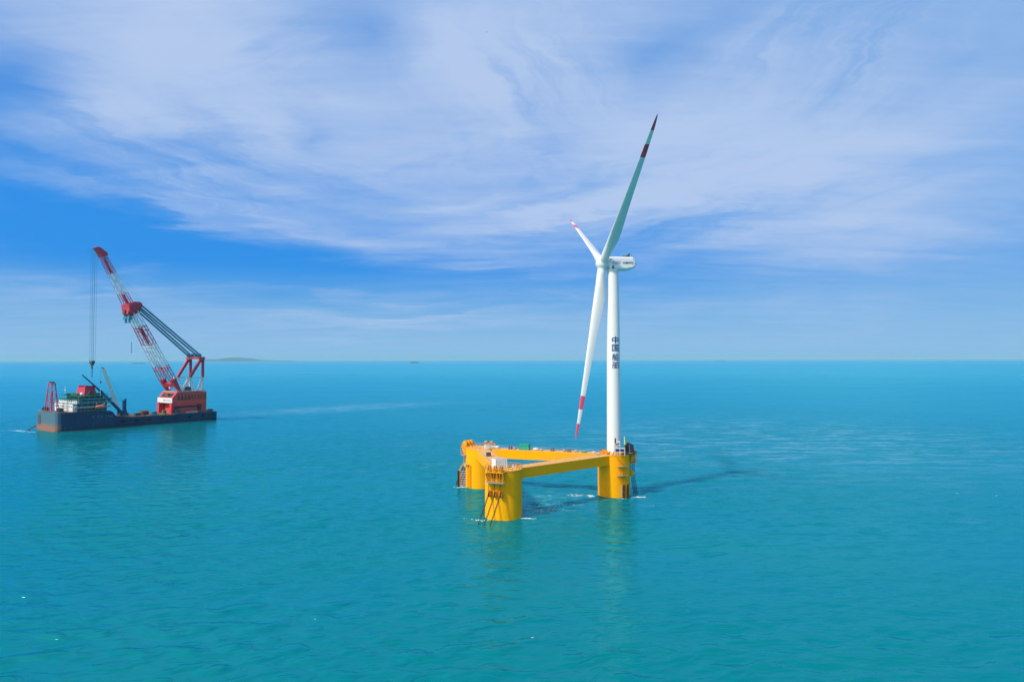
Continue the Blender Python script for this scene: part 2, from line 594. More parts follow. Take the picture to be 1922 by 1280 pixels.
    t.links.new(math_(t, 'MULTIPLY', fr.outputs[0], 0.88), mx.inputs[0])
    t.links.new(di.outputs[0], mx.inputs[1])
    t.links.new(gl.outputs[0], mx.inputs[2])
    t.links.new(mx.outputs[0], t.nodes['Material Output'].inputs['Surface'])
    return m


import numpy as np
# one sheet: real waves over the near water, flattening into the distance, out past the horizon
wr = np.random.RandomState(5)
WAVES = []
for i in range(70):
    lam = 2.3 * (5.2 ** wr.rand())                       # 2 to 12 m
    th_ = R(-78) + wr.randn() * 0.55                     # running towards the camera's side
    k_ = 2 * math.pi / lam
    amp = 0.0033 * lam ** 1.0
    WAVES.append((k_ * math.cos(th_), k_ * math.sin(th_), amp, wr.rand() * 6.283))
gw = [(0.011, 0.006, 1.0), (0.004, -0.017, 2.0), (-0.009, 0.011, 4.2), (0.021, 0.019, 0.5)]
NR, NA = 900, 760
r0_, r1_ = 60.0, 1500.0
rings_ = list(r0_ * (r1_ / r0_) ** (np.arange(NR) / (NR - 1.0))) + [2000, 3000, 6000, 12000, 25000, 50000, 80000]
angs = np.linspace(R(-48), R(48), NA)
RR, AA = np.meshgrid(np.array(rings_), angs, indexing='ij')
GX, GY = RR * np.sin(AA), RR * np.cos(AA)
GZ = np.zeros_like(GX)
for kx, ky, am, ph_ in WAVES:
    GZ += am * np.sin(kx * GX + ky * GY + ph_)
env = np.zeros_like(GX)
for kx, ky, ph_ in gw:
    env += np.sin(kx * GX + ky * GY + ph_)
env = 0.85 + 0.16 * env
fade = np.clip((1300 - RR) / 1000.0, 0, 1)
GZ *= np.clip(env, 0.35, 1.5) * fade * fade
co_ = np.stack([GX, GY, GZ], -1).reshape(-1, 3)
nr_ = len(rings_)
ii, jj = np.meshgrid(np.arange(nr_ - 1), np.arange(NA - 1), indexing='ij')
q0 = (ii * NA + jj).ravel()
quads = np.stack([q0, q0 + 1, q0 + NA + 1, q0 + NA], -1)
# the rest of the sheet (beneath, beside and behind the camera)
base_n = len(co_)
side_r = [r0_] + [r for r in rings_[1:] if r in (2000, 6000, 80000)]
extra, eq = [], []
oa = np.linspace(R(48), R(312), 40)
for r_ in (r0_, 400.0, 2000.0, 80000.0):
    for a_ in oa:
        extra.append((r_ * math.sin(a_), r_ * math.cos(a_), -0.02))
for i in range(3):
    for j in range(39):
        v0 = base_n + i * 40 + j
        eq.append((v0, v0 + 1, v0 + 41, v0 + 40))
n2 = base_n + len(extra)
extra.append((0, 0, -0.02))
full = np.linspace(R(-48), R(312), 73)
for a_ in full[:-1]:
    extra.append(((r0_ + 0.5) * math.sin(a_), (r0_ + 0.5) * math.cos(a_), -0.3))
tri = [(n2, n2 + 1 + (j + 1) % 72, n2 + 1 + j) for j in range(72)]
allco = np.concatenate([co_, np.array(extra)])
me = bpy.data.meshes.new('sea')
loops = np.concatenate([quads.ravel(), np.array(eq).ravel(), np.array(tri).ravel()]).astype(np.int32)
tot = [4] * (len(quads) + len(eq)) + [3] * len(tri)
starts_ = np.concatenate([[0], np.cumsum(tot)[:-1]]).astype(np.int32)
me.vertices.add(len(allco))
me.vertices.foreach_set('co', allco.astype(np.float32).ravel())
me.loops.add(len(loops))
me.loops.foreach_set('vertex_index', loops)
me.polygons.add(len(tot))
me.polygons.foreach_set('loop_start', starts_)
me.update(calc_edges=True)
me.validate()
me.polygons.foreach_set('use_smooth', [True] * len(me.polygons))
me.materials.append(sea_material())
sea = bpy.data.objects.new('sea', me)
col.objects.link(sea)
tag(sea, kind='structure')

# ------------------------------------------------------------------ floating platform
C1, C3, C2 = (-2.9, 228.6), (39.2, 264.6), (-13.0, 283.0)
CEN = ((C1[0] + C2[0] + C3[0]) / 3, (C1[1] + C2[1] + C3[1]) / 3)
RC, ZT = 6.17, 15.9
plat = empty('floating_platform', (CEN[0], CEN[1], 0), 0,
             'yellow three-column floating foundation that carries the wind turbine', 'floating platform')


def PL(x, y, z):
    return (x - CEN[0], y - CEN[1], z)


def outdir(C):
    d = Vector((C[0] - CEN[0], C[1] - CEN[1]))
    d.normalize()
    return d


def rail(mb, pts, h=1.1, r=0.05, every=1.6, closed=False):
    """guard rail along a polyline of deck points"""
    P = [Vector(p) for p in pts]
    if closed:
        P.append(P[0])
    for a, b in zip(P, P[1:]):
        n = max(1, int((b - a).length / every))
        for i in range(n + 1):
            q = a.lerp(b, i / n)
            mb.tube(q, q + Vector((0, 0, h)), r, n=4)
        for z in (h, h * 0.55):
            mb.tube(a + Vector((0, 0, z)), b + Vector((0, 0, z)), r, n=4)
    return mb


columns = []
for C in (C1, C3, C2):
    mb = MB()
    mb.lathe([(RC, -6), (RC, ZT - 0.35), (RC + 0.12, ZT - 0.35), (RC + 0.12, ZT)], PL(C[0], C[1], 0), 96)
    c_ = mb.build('column', yellow, plat, smooth=True)
    columns.append(c_)
    d = MB()
    d.lathe([(RC - 0.1, ZT + 0.003), (RC - 0.1, ZT + 0.03)], PL(C[0], C[1], 0), 64)
    d.build('deck', tan_deck, c_)
    # weld seams: slim raised hoops
    for z in (4.1, 8.0, 11.9):
        s_ = MB()
        s_.lathe([(RC + 0.001, z - 0.05), (RC + 0.02, z), (RC + 0.001, z + 0.05)], PL(C[0], C[1], 0), 96)
        s_.build('weld_seam', yellow, c_)


def beam(A, B, gapa=4.6, gapb=4.6, bw=5.4, z0=12.2, z1=15.7):
    a, b = Vector(A), Vector(B)
    d = (b - a).normalized()
    n_ = Vector((-d.y, d.x))
    a2, b2 = a + d * gapa, b - d * gapb
    mb = MB()

    def q(p, s, z):
        return PL(p.x + n_.x * s, p.y + n_.y * s, z)
    hw = bw / 2
    mb.poly([q(a2, -hw, z0), q(b2, -hw, z0), q(b2, hw, z0), q(a2, hw, z0)], [q(a2, -hw, z1), q(b2, -hw, z1), q(b2, hw, z1), q(a2, hw, z1)])
    o = mb.build('beam', yellow, plat)
    dk = MB()
    hw -= 0.25
    dk.poly([q(a2, -hw, z1 + 0.003), q(b2, -hw, z1 + 0.003), q(b2, hw, z1 + 0.003), q(a2, hw, z1 + 0.003)],
            [q(a2, -hw, z1 + 0.03), q(b2, -hw, z1 + 0.03), q(b2, hw, z1 + 0.03), q(a2, hw, z1 + 0.03)])
    dk.build('walkway', tan_deck, o)
    rl = MB()
    a3, b3 = a + d * (RC + 0.2), b - d * (RC + 0.2)
    for s in (-hw, hw):
        rail(rl, [q(a3, s, z1), q(b3, s, z1)], 1.1, 0.028, 2.4)
    rl.build('railing', greyl, o)
    return o


for A, B in ((C1, C3), (C2, C3), (C1, C2)):
    beam(A, B)
    # diagonal stiffening knees under the beam where it meets each column
# top stiffener plates standing round the tower foot on the right column
tb = MB()
for k in range(14):
    a = 2 * math.pi * k / 14
    ca, sa = math.cos(a), math.sin(a)
    p0 = Vector(PL(C3[0] + 2.85 * ca, C3[1] + 2.85 * sa, 0))
    p1 = Vector(PL(C3[0] + 5.6 * ca, C3[1] + 5.6 * sa, 0))
    t_ = Vector((-sa, ca, 0)) * 0.09
    ring = lambda s: [(p0 + t_ * s) + Vector((0, 0, ZT + 0.03)), (p1 + t_ * s) + Vector((0, 0, ZT + 0.03)), (p1 + t_ * s) + Vector((0, 0, ZT + 0.35)), (p0 + t_ * s) + Vector((0, 0, ZT + 1.15))]
    tb.poly(ring(-1), ring(1))
tb.build('stiffener_ring', yellow_d, columns[1])

# deck edge rails of each column, open where the beams land
for C, c_ in zip((C1, C3, C2), columns):
    rl = MB()
    pts = []
    for k in range(24):
        a = 2 * math.pi * k / 24
        pts.append(PL(C[0] + (RC - 0.05) * math.cos(a), C[1] + (RC - 0.05) * math.sin(a), ZT + 0.03))
    rail(rl, pts, 1.1, 0.045, 1.5, True)
    rl.build('railing', yellow_d, c_)


def mooring_station(C, c_, ang_off, wid, proj, big=False):
    """deck overhang with hanging inspection cage, three chain stoppers and three fairleads; returns chain start points"""
    d = outdir(C)
    a = math.atan2(d.y, d.x) + ang_off
    d = Vector((math.cos(a), math.sin(a), 0))
    t = Vector((-d.y, d.x, 0))
    o = Vector(PL(C[0], C[1], 0))

    def q(r, s, z):
        return o + d * r + t * s + Vector((0, 0, z))
    hw = wid / 2
    m = MB()
    m.poly([q(RC - 1.2, -hw, ZT - 0.75), q(RC + proj, -hw, ZT - 0.35), q(RC + proj, hw, ZT - 0.35), q(RC - 1.2, hw, ZT - 0.75)],
           [q(RC - 1.2, -hw, ZT - 0.10), q(RC + proj, -hw, ZT - 0.10), q(RC + proj, hw, ZT - 0.10), q(RC - 1.2, hw, ZT - 0.10)])
    st = m.build('chain_deck', yellow_d, c_)
    m = MB()   # triangular brackets below
    for s in (-hw + 0.3, -hw / 3, hw / 3, hw - 0.3):
        f = lambda e: [q(RC - 0.25, s + e, ZT - 4.2), q(RC + proj - 0.3, s + e, ZT - 0.75), q(RC - 0.25, s + e, ZT - 0.75)]
        m.poly(f(-0.1), f(0.1))
    m.build('bracket', yellow_d, st)
    m = MB()   # hanging cage with grating and rails
    zc_ = ZT - 3.5
    m.poly([q(RC - 0.05, -hw, zc_ - 0.12), q(RC + proj + 0.1, -hw, zc_ - 0.12), q(RC + proj + 0.1, hw, zc_ - 0.12), q(RC - 0.05, hw, zc_ - 0.12)],
           [q(RC - 0.05, -hw, zc_), q(RC + proj + 0.1, -hw, zc_), q(RC + proj + 0.1, hw, zc_), q(RC - 0.05, hw, zc_)])
    m.build('grating', greyl, st)
    m = MB()
    n = 6
    for i in range(n + 1):
        s = -hw + wid * i / n
        m.tube(q(RC + proj + 0.05, s, zc_), q(RC + proj + 0.05, s, ZT - 0.3), 0.085, n=5)
    for z in (zc_ + 0.6, zc_ + 1.2):
        m.tube(q(RC + proj + 0.05, -hw, z), q(RC + proj + 0.05, hw, z), 0.06, n=4)
        for s in (-hw, hw):
            m.tube(q(RC + proj + 0.05, s, z), q(RC, s, z), 0.06, n=4)
    m.build('cage', yellow_d, st)
    m = MB()
    rail(m, [q(RC - 1, -hw, ZT - 0.1), q(RC + proj, -hw, ZT - 0.1), q(RC + proj, hw, ZT - 0.1), q(RC - 1, hw, ZT - 0.1)], 1.1, 0.05, 1.1)
    m.build('railing', yellow_d, st)
    starts = []
    k_ = 1.35 if big else 1.0
    for s in (-hw * 0.62, 0.0, hw * 0.62):
        m = MB()   # stopper frame: two rounded cheek plates on a foot
        for e in (-0.32, 0.32):
            ringp = []
            for i in range(13):
                b_ = math.pi * i / 12
                ringp.append((0.85 * k_ * math.cos(b_), 1.1 * k_ + 0.85 * k_ * math.sin(b_)))
            ringp += [(-1.25 * k_, 0), (1.25 * k_, 0)]
            f = lambda w2: [q(RC + proj - 1.35 + r_, s + e + w2, ZT - 0.1 + z_) for r_, z_ in ringp]
            m.poly(f(-0.07), f(0.07))
        m.box(q(RC + proj - 1.35, s, ZT + 0.1), (2.6 * k_, 1.1, 0.3), a)
        sp_ = m.build('chain_stopper', yellow_d, st)
        m = MB()
        f = lambda w2: [q(RC + proj - 1.35 + 0.78 * k_ * math.cos(2 * math.pi * i / 16), s + w2, ZT + 1.0 * k_ + 0.78 * k_ * math.sin(2 * math.pi * i / 16)) for i in range(16)]
        m.poly(f(-0.18), f(0.18))
        m.build('sheave', greyd, sp_)
        # fairlead low on the column wall
        zf = 8.3
        m = MB()
        for e in (-0.34, 0.34):
            pr = [(RC - 0.3, zf + 1.3), (RC + 0.5, zf + 1.15), (RC + 1.25, zf + 0.3), (RC + 1.25, zf - 0.35), (RC + 0.5, zf - 0.9), (RC - 0.3, zf - 0.9)]
            f = lambda w2: [q(r_, s + e + w2, z_) for r_, z_ in pr]
            m.poly(f(-0.08), f(0.08))
        fl = m.build('fairlead', yellow_d, c_)
        m = MB()
        f = lambda w2: [q(RC + 0.75 + 0.55 * math.cos(2 * math.pi * i / 14), s + w2, zf + 0.1 + 0.55 * math.sin(2 * math.pi * i / 14)) for i in range(14)]
        m.poly(f(-0.22), f(0.22))
        m.build('roller', greyd, fl)
        starts.append((o + d * (RC + 1.32) + t * s, d, t, zf))
    return st, starts


def chain(name, pts, link=0.62, r=0.085, label=None, group=None):
    """a hanging chain of interlocked oval links along a polyline of world points"""
    P = [Vector(p) for p in pts]
    base = P[0].copy()
    seg = []
    for a, b in zip(P, P[1:]):
        n = max(1, int((b - a).length / link))
        for i in range(n):
            seg.append((a.lerp(b, (i + 0.5) / n), (b - a).normalized()))
    m = MB()
    for i, (c, d) in enumerate(seg):
        q = Vector((0, 0, 1)) if abs(d.z) < 0.9 else Vector((1, 0, 0))
        e1 = d.cross(q).normalized()
        e2 = d.cross(e1)
        e = e1 if i % 2 else e2
        L2, W2 = link * 0.62, link * 0.33
        oval = [(-L2, -W2 * .5), (-L2 * .7, -W2), (L2 * .7, -W2), (L2, -W2 * .5), (L2, W2 * .5), (L2 * .7, W2), (-L2 * .7, W2), (-L2, W2 * .5)]
        pp = [c - base + d * u_ + e * v_ for u_, v_ in oval]
        m.path(pp + [pp[0]], r, 4)
    o = m.build(name, chainm)
    o.location = base
    return tag(o, label, 'chain', group)


POS = {0: ('left', 'middle', 'right')}
NEARC = ['leftmost mooring chain down the front column, entering water farthest left',
         'middle mooring chain of the three on the front yellow column',
         'rightmost mooring chain of the three on the front yellow column']
RIGHTC = ['mooring chain beside the right column, closest to the column wall',
          'mooring chain beside the right column, between its two neighbours',
          'mooring chain beside the right column, farthest from the column wall']
REARC = ['mooring chain on rear left column, first from the camera side',
         'mooring chain on rear left column, middle of three',
         'mooring chain on rear left column, farthest from the camera']
for C, c_, off, wid, big, labs, out_, side in (
        (C1, columns[0], R(-3), 6.6, False, NEARC, 6.5, -3.0), (C3, columns[1], R(0), 6.0, False, RIGHTC, 1.6, 0.3), (C2, columns[2], R(12), 6.0, True, REARC, 5.5, 0.0)):
    st, starts = mooring_station(C, c_, off, wid, 2.0, big)
    if C is C1:
        starts = starts
    for i, (p, d, t, zf) in enumerate(starts):
        pw = p + Vector((CEN[0], CEN[1], 0))
        top = pw + d * 0.0 + Vector((0, 0, ZT - 0.4))
        f0 = pw + Vector((0, 0, zf + 0.2))
        wtr = pw + d * out_ + Vector((-1.4 if C is C1 else 0, 0, -2.0))
        wtr += t * (side * 0.0)
        chain('mooring_chain', [top, f0, f0.lerp(wtr, 0.5) + Vector((0, 0, -0.25)), wtr], label=labs[i], group='mooring chains of the yellow platform')


def cyl(C, phi, z, dr=0.0):
    """point on a column wall; phi measured from the camera side, to the right"""
    v = Vector((C[0], C[1]))
    f = -v.normalized()
    rt = Vector((-f.y, f.x))
    q = v + f * math.cos(phi) * (RC + dr) + rt * math.sin(phi) * (RC + dr)
    return Vector(PL(q.x, q.y, z))


# zigzag outside stair on the right column
def stair(C, c_, a, b):
    """flight between wall points (phi, z)"""
    m = MB()
    n = 12
    for k in range(n):
        u0, u1 = k / n, (k + 1) / n
        for dr in (0.12, 1.0):
            m.tube(cyl(C, a[0] + (b[0] - a[0]) * u0, a[1] + (b[1] - a[1]) * u0, dr), cyl(C, a[0] + (b[0] - a[0]) * u1, a[1] + (b[1] - a[1]) * u1, dr), 0.10, n=4)
        pa = cyl(C, a[0] + (b[0] - a[0]) * (u0 + .5 / n), a[1] + (b[1] - a[1]) * (u0 + .5 / n), 0.12)
        pb = cyl(C, a[0] + (b[0] - a[0]) * (u0 + .5 / n), a[1] + (b[1] - a[1]) * (u0 + .5 / n), 1.0)
        m.tube(pa, pb, 0.09, n=4)
        m.tube(pb, pb + Vector((0, 0, 1.0)), 0.03, n=4)
    m.tube(cyl(C, a[0], a[1] + 1.0, 1.0), cyl(C, (a[0] + b[0]) / 2, (a[1] + b[1]) / 2 + 1.0, 1.0), 0.04, n=4)
    m.tube(cyl(C, (a[0] + b[0]) / 2, (a[1] + b[1]) / 2 + 1.0, 1.0), cyl(C, b[0], b[1] + 1.0, 1.0), 0.04, n=4)
    return m.build('stair_flight', yellow_d, c_)


def landing(C, c_, p0, p1, z):
    m = MB()
    n = 8
    fa = [cyl(C, p0 + (p1 - p0) * i / n, z, 0.02) for i in range(n + 1)] + [cyl(C, p1 + (p0 - p1) * i / n, z, 1.15) for i in range(n + 1)]
    m.poly(fa, [p + Vector((0, 0, 0.14)) for p in fa])
    o = m.build('landing', greyl, c_)
    m = MB()
    rail(m, [cyl(C, p0 + (p1 - p0) * i / 4, z + 0.14, 1.12) for i in range(5)], 1.0, 0.04, 1.2)
    m.build('railing', yellow_d, o)


stair(C3, columns[1], (R(8), ZT - 0.4), (R(34), 12.0))
landing(C3, columns[1], R(12), R(48), 11.7)
stair(C3, columns[1], (R(12), 11.7), (R(32), 8.5))
landing(C3, columns[1], R(10), R(46), 8.3)
stair(C3, columns[1], (R(10), 8.3), (R(32), 4.8))
# boat landing: two rubber-faced vertical tubes with rungs
for ph in (R(31), R(48)):
    m = MB()
    m.tube(cyl(C3, ph, -2.5, 0.85), cyl(C3, ph, 4.9, 0.85), 0.36, n=10)
    bf = m.build('boat_fender', black_r, columns[1], smooth=True)
    for z in (0.6, 2.3, 4.0):
        m = MB()
        m.tube(cyl(C3, ph, z, 0.85), cyl(C3, ph, z, -0.1), 0.13, n=5)
        m.build('fender_bracket', yellow_d, bf)
m = MB()
for z in [0.1 + 0.42 * k for k in range(14)]:
    m.tube(cyl(C3, R(36.5), z, 0.6), cyl(C3, R(42.5), z, 0.6), 0.05, n=4)
for ph in (R(36.5), R(42.5)):
    m.tube(cyl(C3, ph, -1, 0.6), cyl(C3, ph, 7.2, 0.6), 0.09, n=5)
m.build('ladder', yellow_d, columns[1])
for k in range(5):
    m = MB()
    m.box(cyl(C3, R(27), 0.7 + k * 0.9, 0.05), (0.42, 0.12, 0.4), R(18))
    m.build('draft_mark', white_p, columns[1])

# rear left column: boat landing standing off to the left, pipes and side platforms
m = MB()
m.tube(cyl(C2, R(-84), -2.0, 3.0), cyl(C2, R(-84), 6.6, 3.0), 0.42, n=10)
bf = m.build('boat_fender', black_r, columns[2], smooth=True)
m = MB()
for k in range(7):
    z = 0.6 + k * 0.95
    m.tube(cyl(C2, R(-84), z, 2.4), cyl(C2, R(-84), z, -0.2), 0.14, n=5)
m.tube(cyl(C2, R(-84), -2, 2.4), cyl(C2, R(-84), 7.4, 2.4), 0.2, n=6)
m.tube(cyl(C2, R(-84), 7.2, 2.4), cyl(C2, R(-84), 9.0, 0.9), 0.12, n=5)
m.tube(cyl(C2, R(-84), 6.2, 3.0), cyl(C2, R(-84), 9.2, 1.4), 0.12, n=5)
m.build('fender_bracket', yellow_d, bf)
for z, p0, p1 in ((9.4, -92, -46), (13.0, -98, -70)):
    landing(C2, columns[2], R(p0), R(p1), z)
for ph in (-56, -45, -40):
    m = MB()
    m.tube(cyl(C2, R(ph), -2, 0.28), cyl(C2, R(ph), 9.3, 0.28), 0.17 if ph != -56 else 0.24, n=8)
    m.build('riser_pipe', yellow, columns[2], smooth=True)
for z0, hh in ((9.5, 3.5), (13.1, 2.9)):
    m = MB()
    for ph in (-88, -83):
        m.tube(cyl(C2, R(ph), z0, 0.7), cyl(C2, R(ph), z0 + hh, 0.7), 0.09, n=5)
    for k in range(8):
        m.tube(cyl(C2, R(-88), z0 + hh * (k + .5) / 8, 0.7), cyl(C2, R(-83), z0 + hh * (k + .5) / 8, 0.7), 0.05, n=4)
    m.build('ladder', yellow_d, columns[2])
# small bollards and vents scattered on the column decks
for C, c_, sd in ((C1, columns[0], 3), (C3, columns[1], 5), (C2, columns[2], 9)):
    rr = random.Random(sd)
    for k in range(5):
        a = rr.uniform(0, 6.28)
        r_ = rr.uniform(3.7, 5.0) if C is not C1 else rr.uniform(1.5, 5.0)
        x, y = C[0] + r_ * math.cos(a), C[1] + r_ * math.sin(a)
        m = MB()
        h_ = rr.uniform(0.7, 1.5)
        m.lathe([(0.28, ZT + 0.03), (0.22, ZT + 0.12), (0.2, ZT + h_), (0.42, ZT + h_ + 0.02), (0.42, ZT + h_ + 0.22), (0.1, ZT + h_ + 0.3)], PL(x, y, 0), 10)
        m.build('vent', yellow_d, c_, smooth=True)
# davit posts on the rear left column
for (dx, dy, h_) in ((2.2, -2.5, 2.6), (4.4, -0.5, 2.2)):
    m = MB()
    m.tube(PL(C2[0] + dx, C2[1] + dy, ZT), PL(C2[0] + dx, C2[1] + dy, ZT + h_), 0.3, n=8)
    m.tube(PL(C2[0] + dx, C2[1] + dy, ZT + h_), PL(C2[0] + dx + 1.6, C2[1] + dy, ZT + h_ * 0.55), 0.2, n=6)
    m.bevel_box(PL(C2[0] + dx, C2[1] + dy, ZT + h_), (1.1, 0.9, 0.7), 0, 0.12)
    m.build('davit', yellow_d, columns[2])


# ------------------------------------------------------------------ wind turbine
TX, TY = 39.3, 264.6
YAW = 7.93
turb = empty('wind_turbine', (TX, TY, ZT), 0, 'white three-bladed wind turbine with red blade bands on the yellow platform', 'wind turbine')
HZ = 89.2
m = MB()
m.lathe([(3.15, 0.03), (3.15, 0.35), (2.72, 0.36), (2.70, 8.0), (2.69, 8.01), (2.62, 24), (2.55, 40), (2.40, 55), (2.2, 66), (2.15, HZ - ZT - 2.6)], (0, 0, 0), 64)
tower = m.build('tower', white_t, turb, smooth=True)
for z in (8.0, 24.0, 41.0, 57.0):
    m = MB()
    rr_ = 2.70 if z < 10 else (2.62 if z < 30 else (2.54 if z < 50 else 2.37))
    m.lathe([(rr_ - 0.02, z - 0.09), (rr_ + 0.035, z - 0.06), (rr_ + 0.035, z + 0.06), (rr_ - 0.02, z + 0.09)], (0, 0, 0), 64)
    m.build('flange', white_t, tower, smooth=True)


def wrap_on_tower(b, zc, r, phi0):
    f = -Vector((TX, TY)).normalized()
    rt = Vector((-f.y, f.x))
    bmesh.ops.triangulate(b, faces=b.faces[:])
    x = -2.0
    while x < 2.0:
        bmesh.ops.bisect_plane(b, geom=b.verts[:] + b.edges[:] + b.faces[:], plane_co=(x, 0, 0), plane_no=(1, 0, 0))
        x += 0.15
    for v in b.verts:
        ph = phi0 + v.co.x / r
        z = zc + v.co.y
        rr = r + 0.04 + v.co.z
        q = f * math.cos(ph) * rr + rt * math.sin(ph) * rr
        v.co = Vector((q.x, q.y, z))
    return b


# heights of the four characters, read against the tower (metres above its foot)
for ch_, zc, hh in (('中', 59.55, 2.75), ('国', 56.45, 2.75), ('船', 52.95, 2.75), ('舶', 49.95, 2.75)):
    b = fit_bm(text_mesh(ch_, 3.0, 0.06 if ch_ in '中' else 0.045), 2.75, hh)
    b = wrap_on_tower(b, zc - ZT + 0.0, 2.55 + (2.62 - 2.55) * (40 - (zc - ZT - 1.5)) / 16 + 0.01, R(18))
    mb = MB()
    mb.merge(b)
    mb.build('lettering', navy, tower)

# nacelle group turned to the wind: local x runs downwind
nac = empty('nacelle', (0, 0, HZ - ZT), R(YAW))
nac.parent = turb
TILT = R(5)
m = MB()


def nsec(x, hw, zb, zt, ch=0.5, cb=0.7):
    return [(x, -hw, zb + cb), (x, -hw + cb * 0.8, zb), (x, hw - cb * 0.8, zb), (x, hw, zb + cb), (x, hw, zt - ch), (x, hw - ch, zt), (x, -hw + ch, zt), (x, -hw, zt - ch)]


m.loft([nsec(-1.95, 1.9, -2.35, 2.1), nsec(-1.6, 2.2, -2.55, 2.45), nsec(1.0, 2.25, -2.65, 2.5), nsec(5.0, 2.25, -2.55, 2.5), nsec(7.4, 2.2, -2.1, 2.5), nsec(8.2, 2.05, -1.5, 1.6), nsec(8.65, 1.75, -1.0, 0.6, 0.4, 0.5)])
body = m.build('nacelle_shell', white_t, nac)
nb = body
m = MB()
m.tube((-2.9, 0, 0.1), (-1.9, 0, 0.05), 1.9, 2.0, n=32)
m.build('main_shaft_collar', white_t, body, smooth=True)
m = MB()
m.box((5.0, 0, 2.72), (2.6, 3.0, 0.4))
f = lambda y: [(4.8, y, 2.55), (5.8, y, 2.55), (6.6, y, 3.9), (6.2, y, 3.95)]
m.poly(f(-1.6), f(1.6))
m.build('roof_cooler', greyd, body)
m = MB()
m.tube((7.0, 0.9, 2.4), (7.0, 0.9, 3.7), 0.05, n=5)
m.build('lightning_rod', greyd, body)
m = MB()
m.tube((7.3, -0.6, 2.4), (7.3, -0.6, 3.5), 0.05, n=5)
m.tube((7.3, -0.9, 3.5), (7.3, -0.3, 3.5), 0.05, n=5)
m.build('wind_vane', greyd, body)
m = MB()
m.tube((8.6, 0, 0.1), (9.3, 0, 0.1), 0.07, n=6)
m.bevel_box((9.3, 0, 0.1), (0.25, 0.5, 0.3), 0, 0.05)
m.build('warning_light', greyd, body)
m = MB()
m.lathe([(2.25, HZ - ZT - 3.05), (2.3, HZ - ZT - 2.95), (2.3, HZ - ZT - 2.45)], (0, 0, 0), 48)
m.build('yaw_collar', white_t, tower, smooth=True)


def side_text(body_, w_, h_, xc, zc, mtl, bold=0.0, shear=0.0):
    b = fit_bm(text_mesh(body_, 1.0, bold, shear), w_, h_)
    for v in b.verts:
        v.co = Vector((xc + v.co.x, -2.27 - v.co.z, zc + v.co.y))
    q = MB()
    q.merge(b)
    return q.build('lettering', mtl, nb)


side_text('CSSC', 3.5, 1.15, 1.0, 0.15, navy_b, 0.02, 0.25)
side_text('中国海装', 4.3, 1.05, 5.45, 0.05, navy, 0.035)
m = MB()      # louvre below the lettering
m.box((-0.55, -2.26, -1.55), (0.85, 0.06, 1.0))
nl = m.build('service_hatch', mat('hatch_blue', (0.05, 0.13, 0.25), 0.5), nb)

# rotor: hub axis u points upwind (local -x, tilted up)
hub_c = Vector((-4.13, 0, 0.0))
ax = Vector((-1, 0, math.tan(R(7.6)))).normalized()
e1 = ax.cross(Vector((0, 0, 1))).normalized()
e2 = e1.cross(ax)
m = MB()
prof = [(1.75, -1.75), (2.3, -1.3), (2.62, -0.6), (2.72, 0.1), (2.6, 0.9), (2.2, 1.65), (1.6, 2.25), (0.9, 2.6), (0.3, 2.72), (0.02, 2.74)]
m.lathe(prof, (0, 0, 0), 48)
m.xform(Matrix.Translation(hub_c) @ ax.to_track_quat('Z', 'Y').to_matrix().to_4x4())
hub = m.build('hub', white_t, nac, smooth=True)

BL = 68.4
CONE = R(2.67)
STN = [(1.9, 3.3, 1.0, 0, 0), (3.2, 3.25, 1.0, 0, 0), (5.0, 3.35, .92, .05, 14), (8.0, 3.75, .66, .12, 14), (11.0, 4.2, .46, .16, 12), (14.0, 4.35, .36, .18, 10),
       (18.0, 4.1, .30, .2, 8), (24.0, 3.55, .26, .2, 6), (31.0, 3.0, .24, .2, 4.5), (38.0, 2.55, .22, .2, 3), (45.0, 2.15, .2, .2, 2), (51.8, 1.8, .19, .2, 1),
       (51.85, 1.8, .19, .2, 1), (57.0, 1.5, .18, .2, .5), (57.05, 1.5, .18, .2, .5), (62.4, 1.15, .18, .2, 0), (62.45, 1.15, .18, .2, 0), (65.5, .8, .18, .2, 0), (67.6, .42, .18, .2, 0), (68.4, .12, .2, .2, 0)]


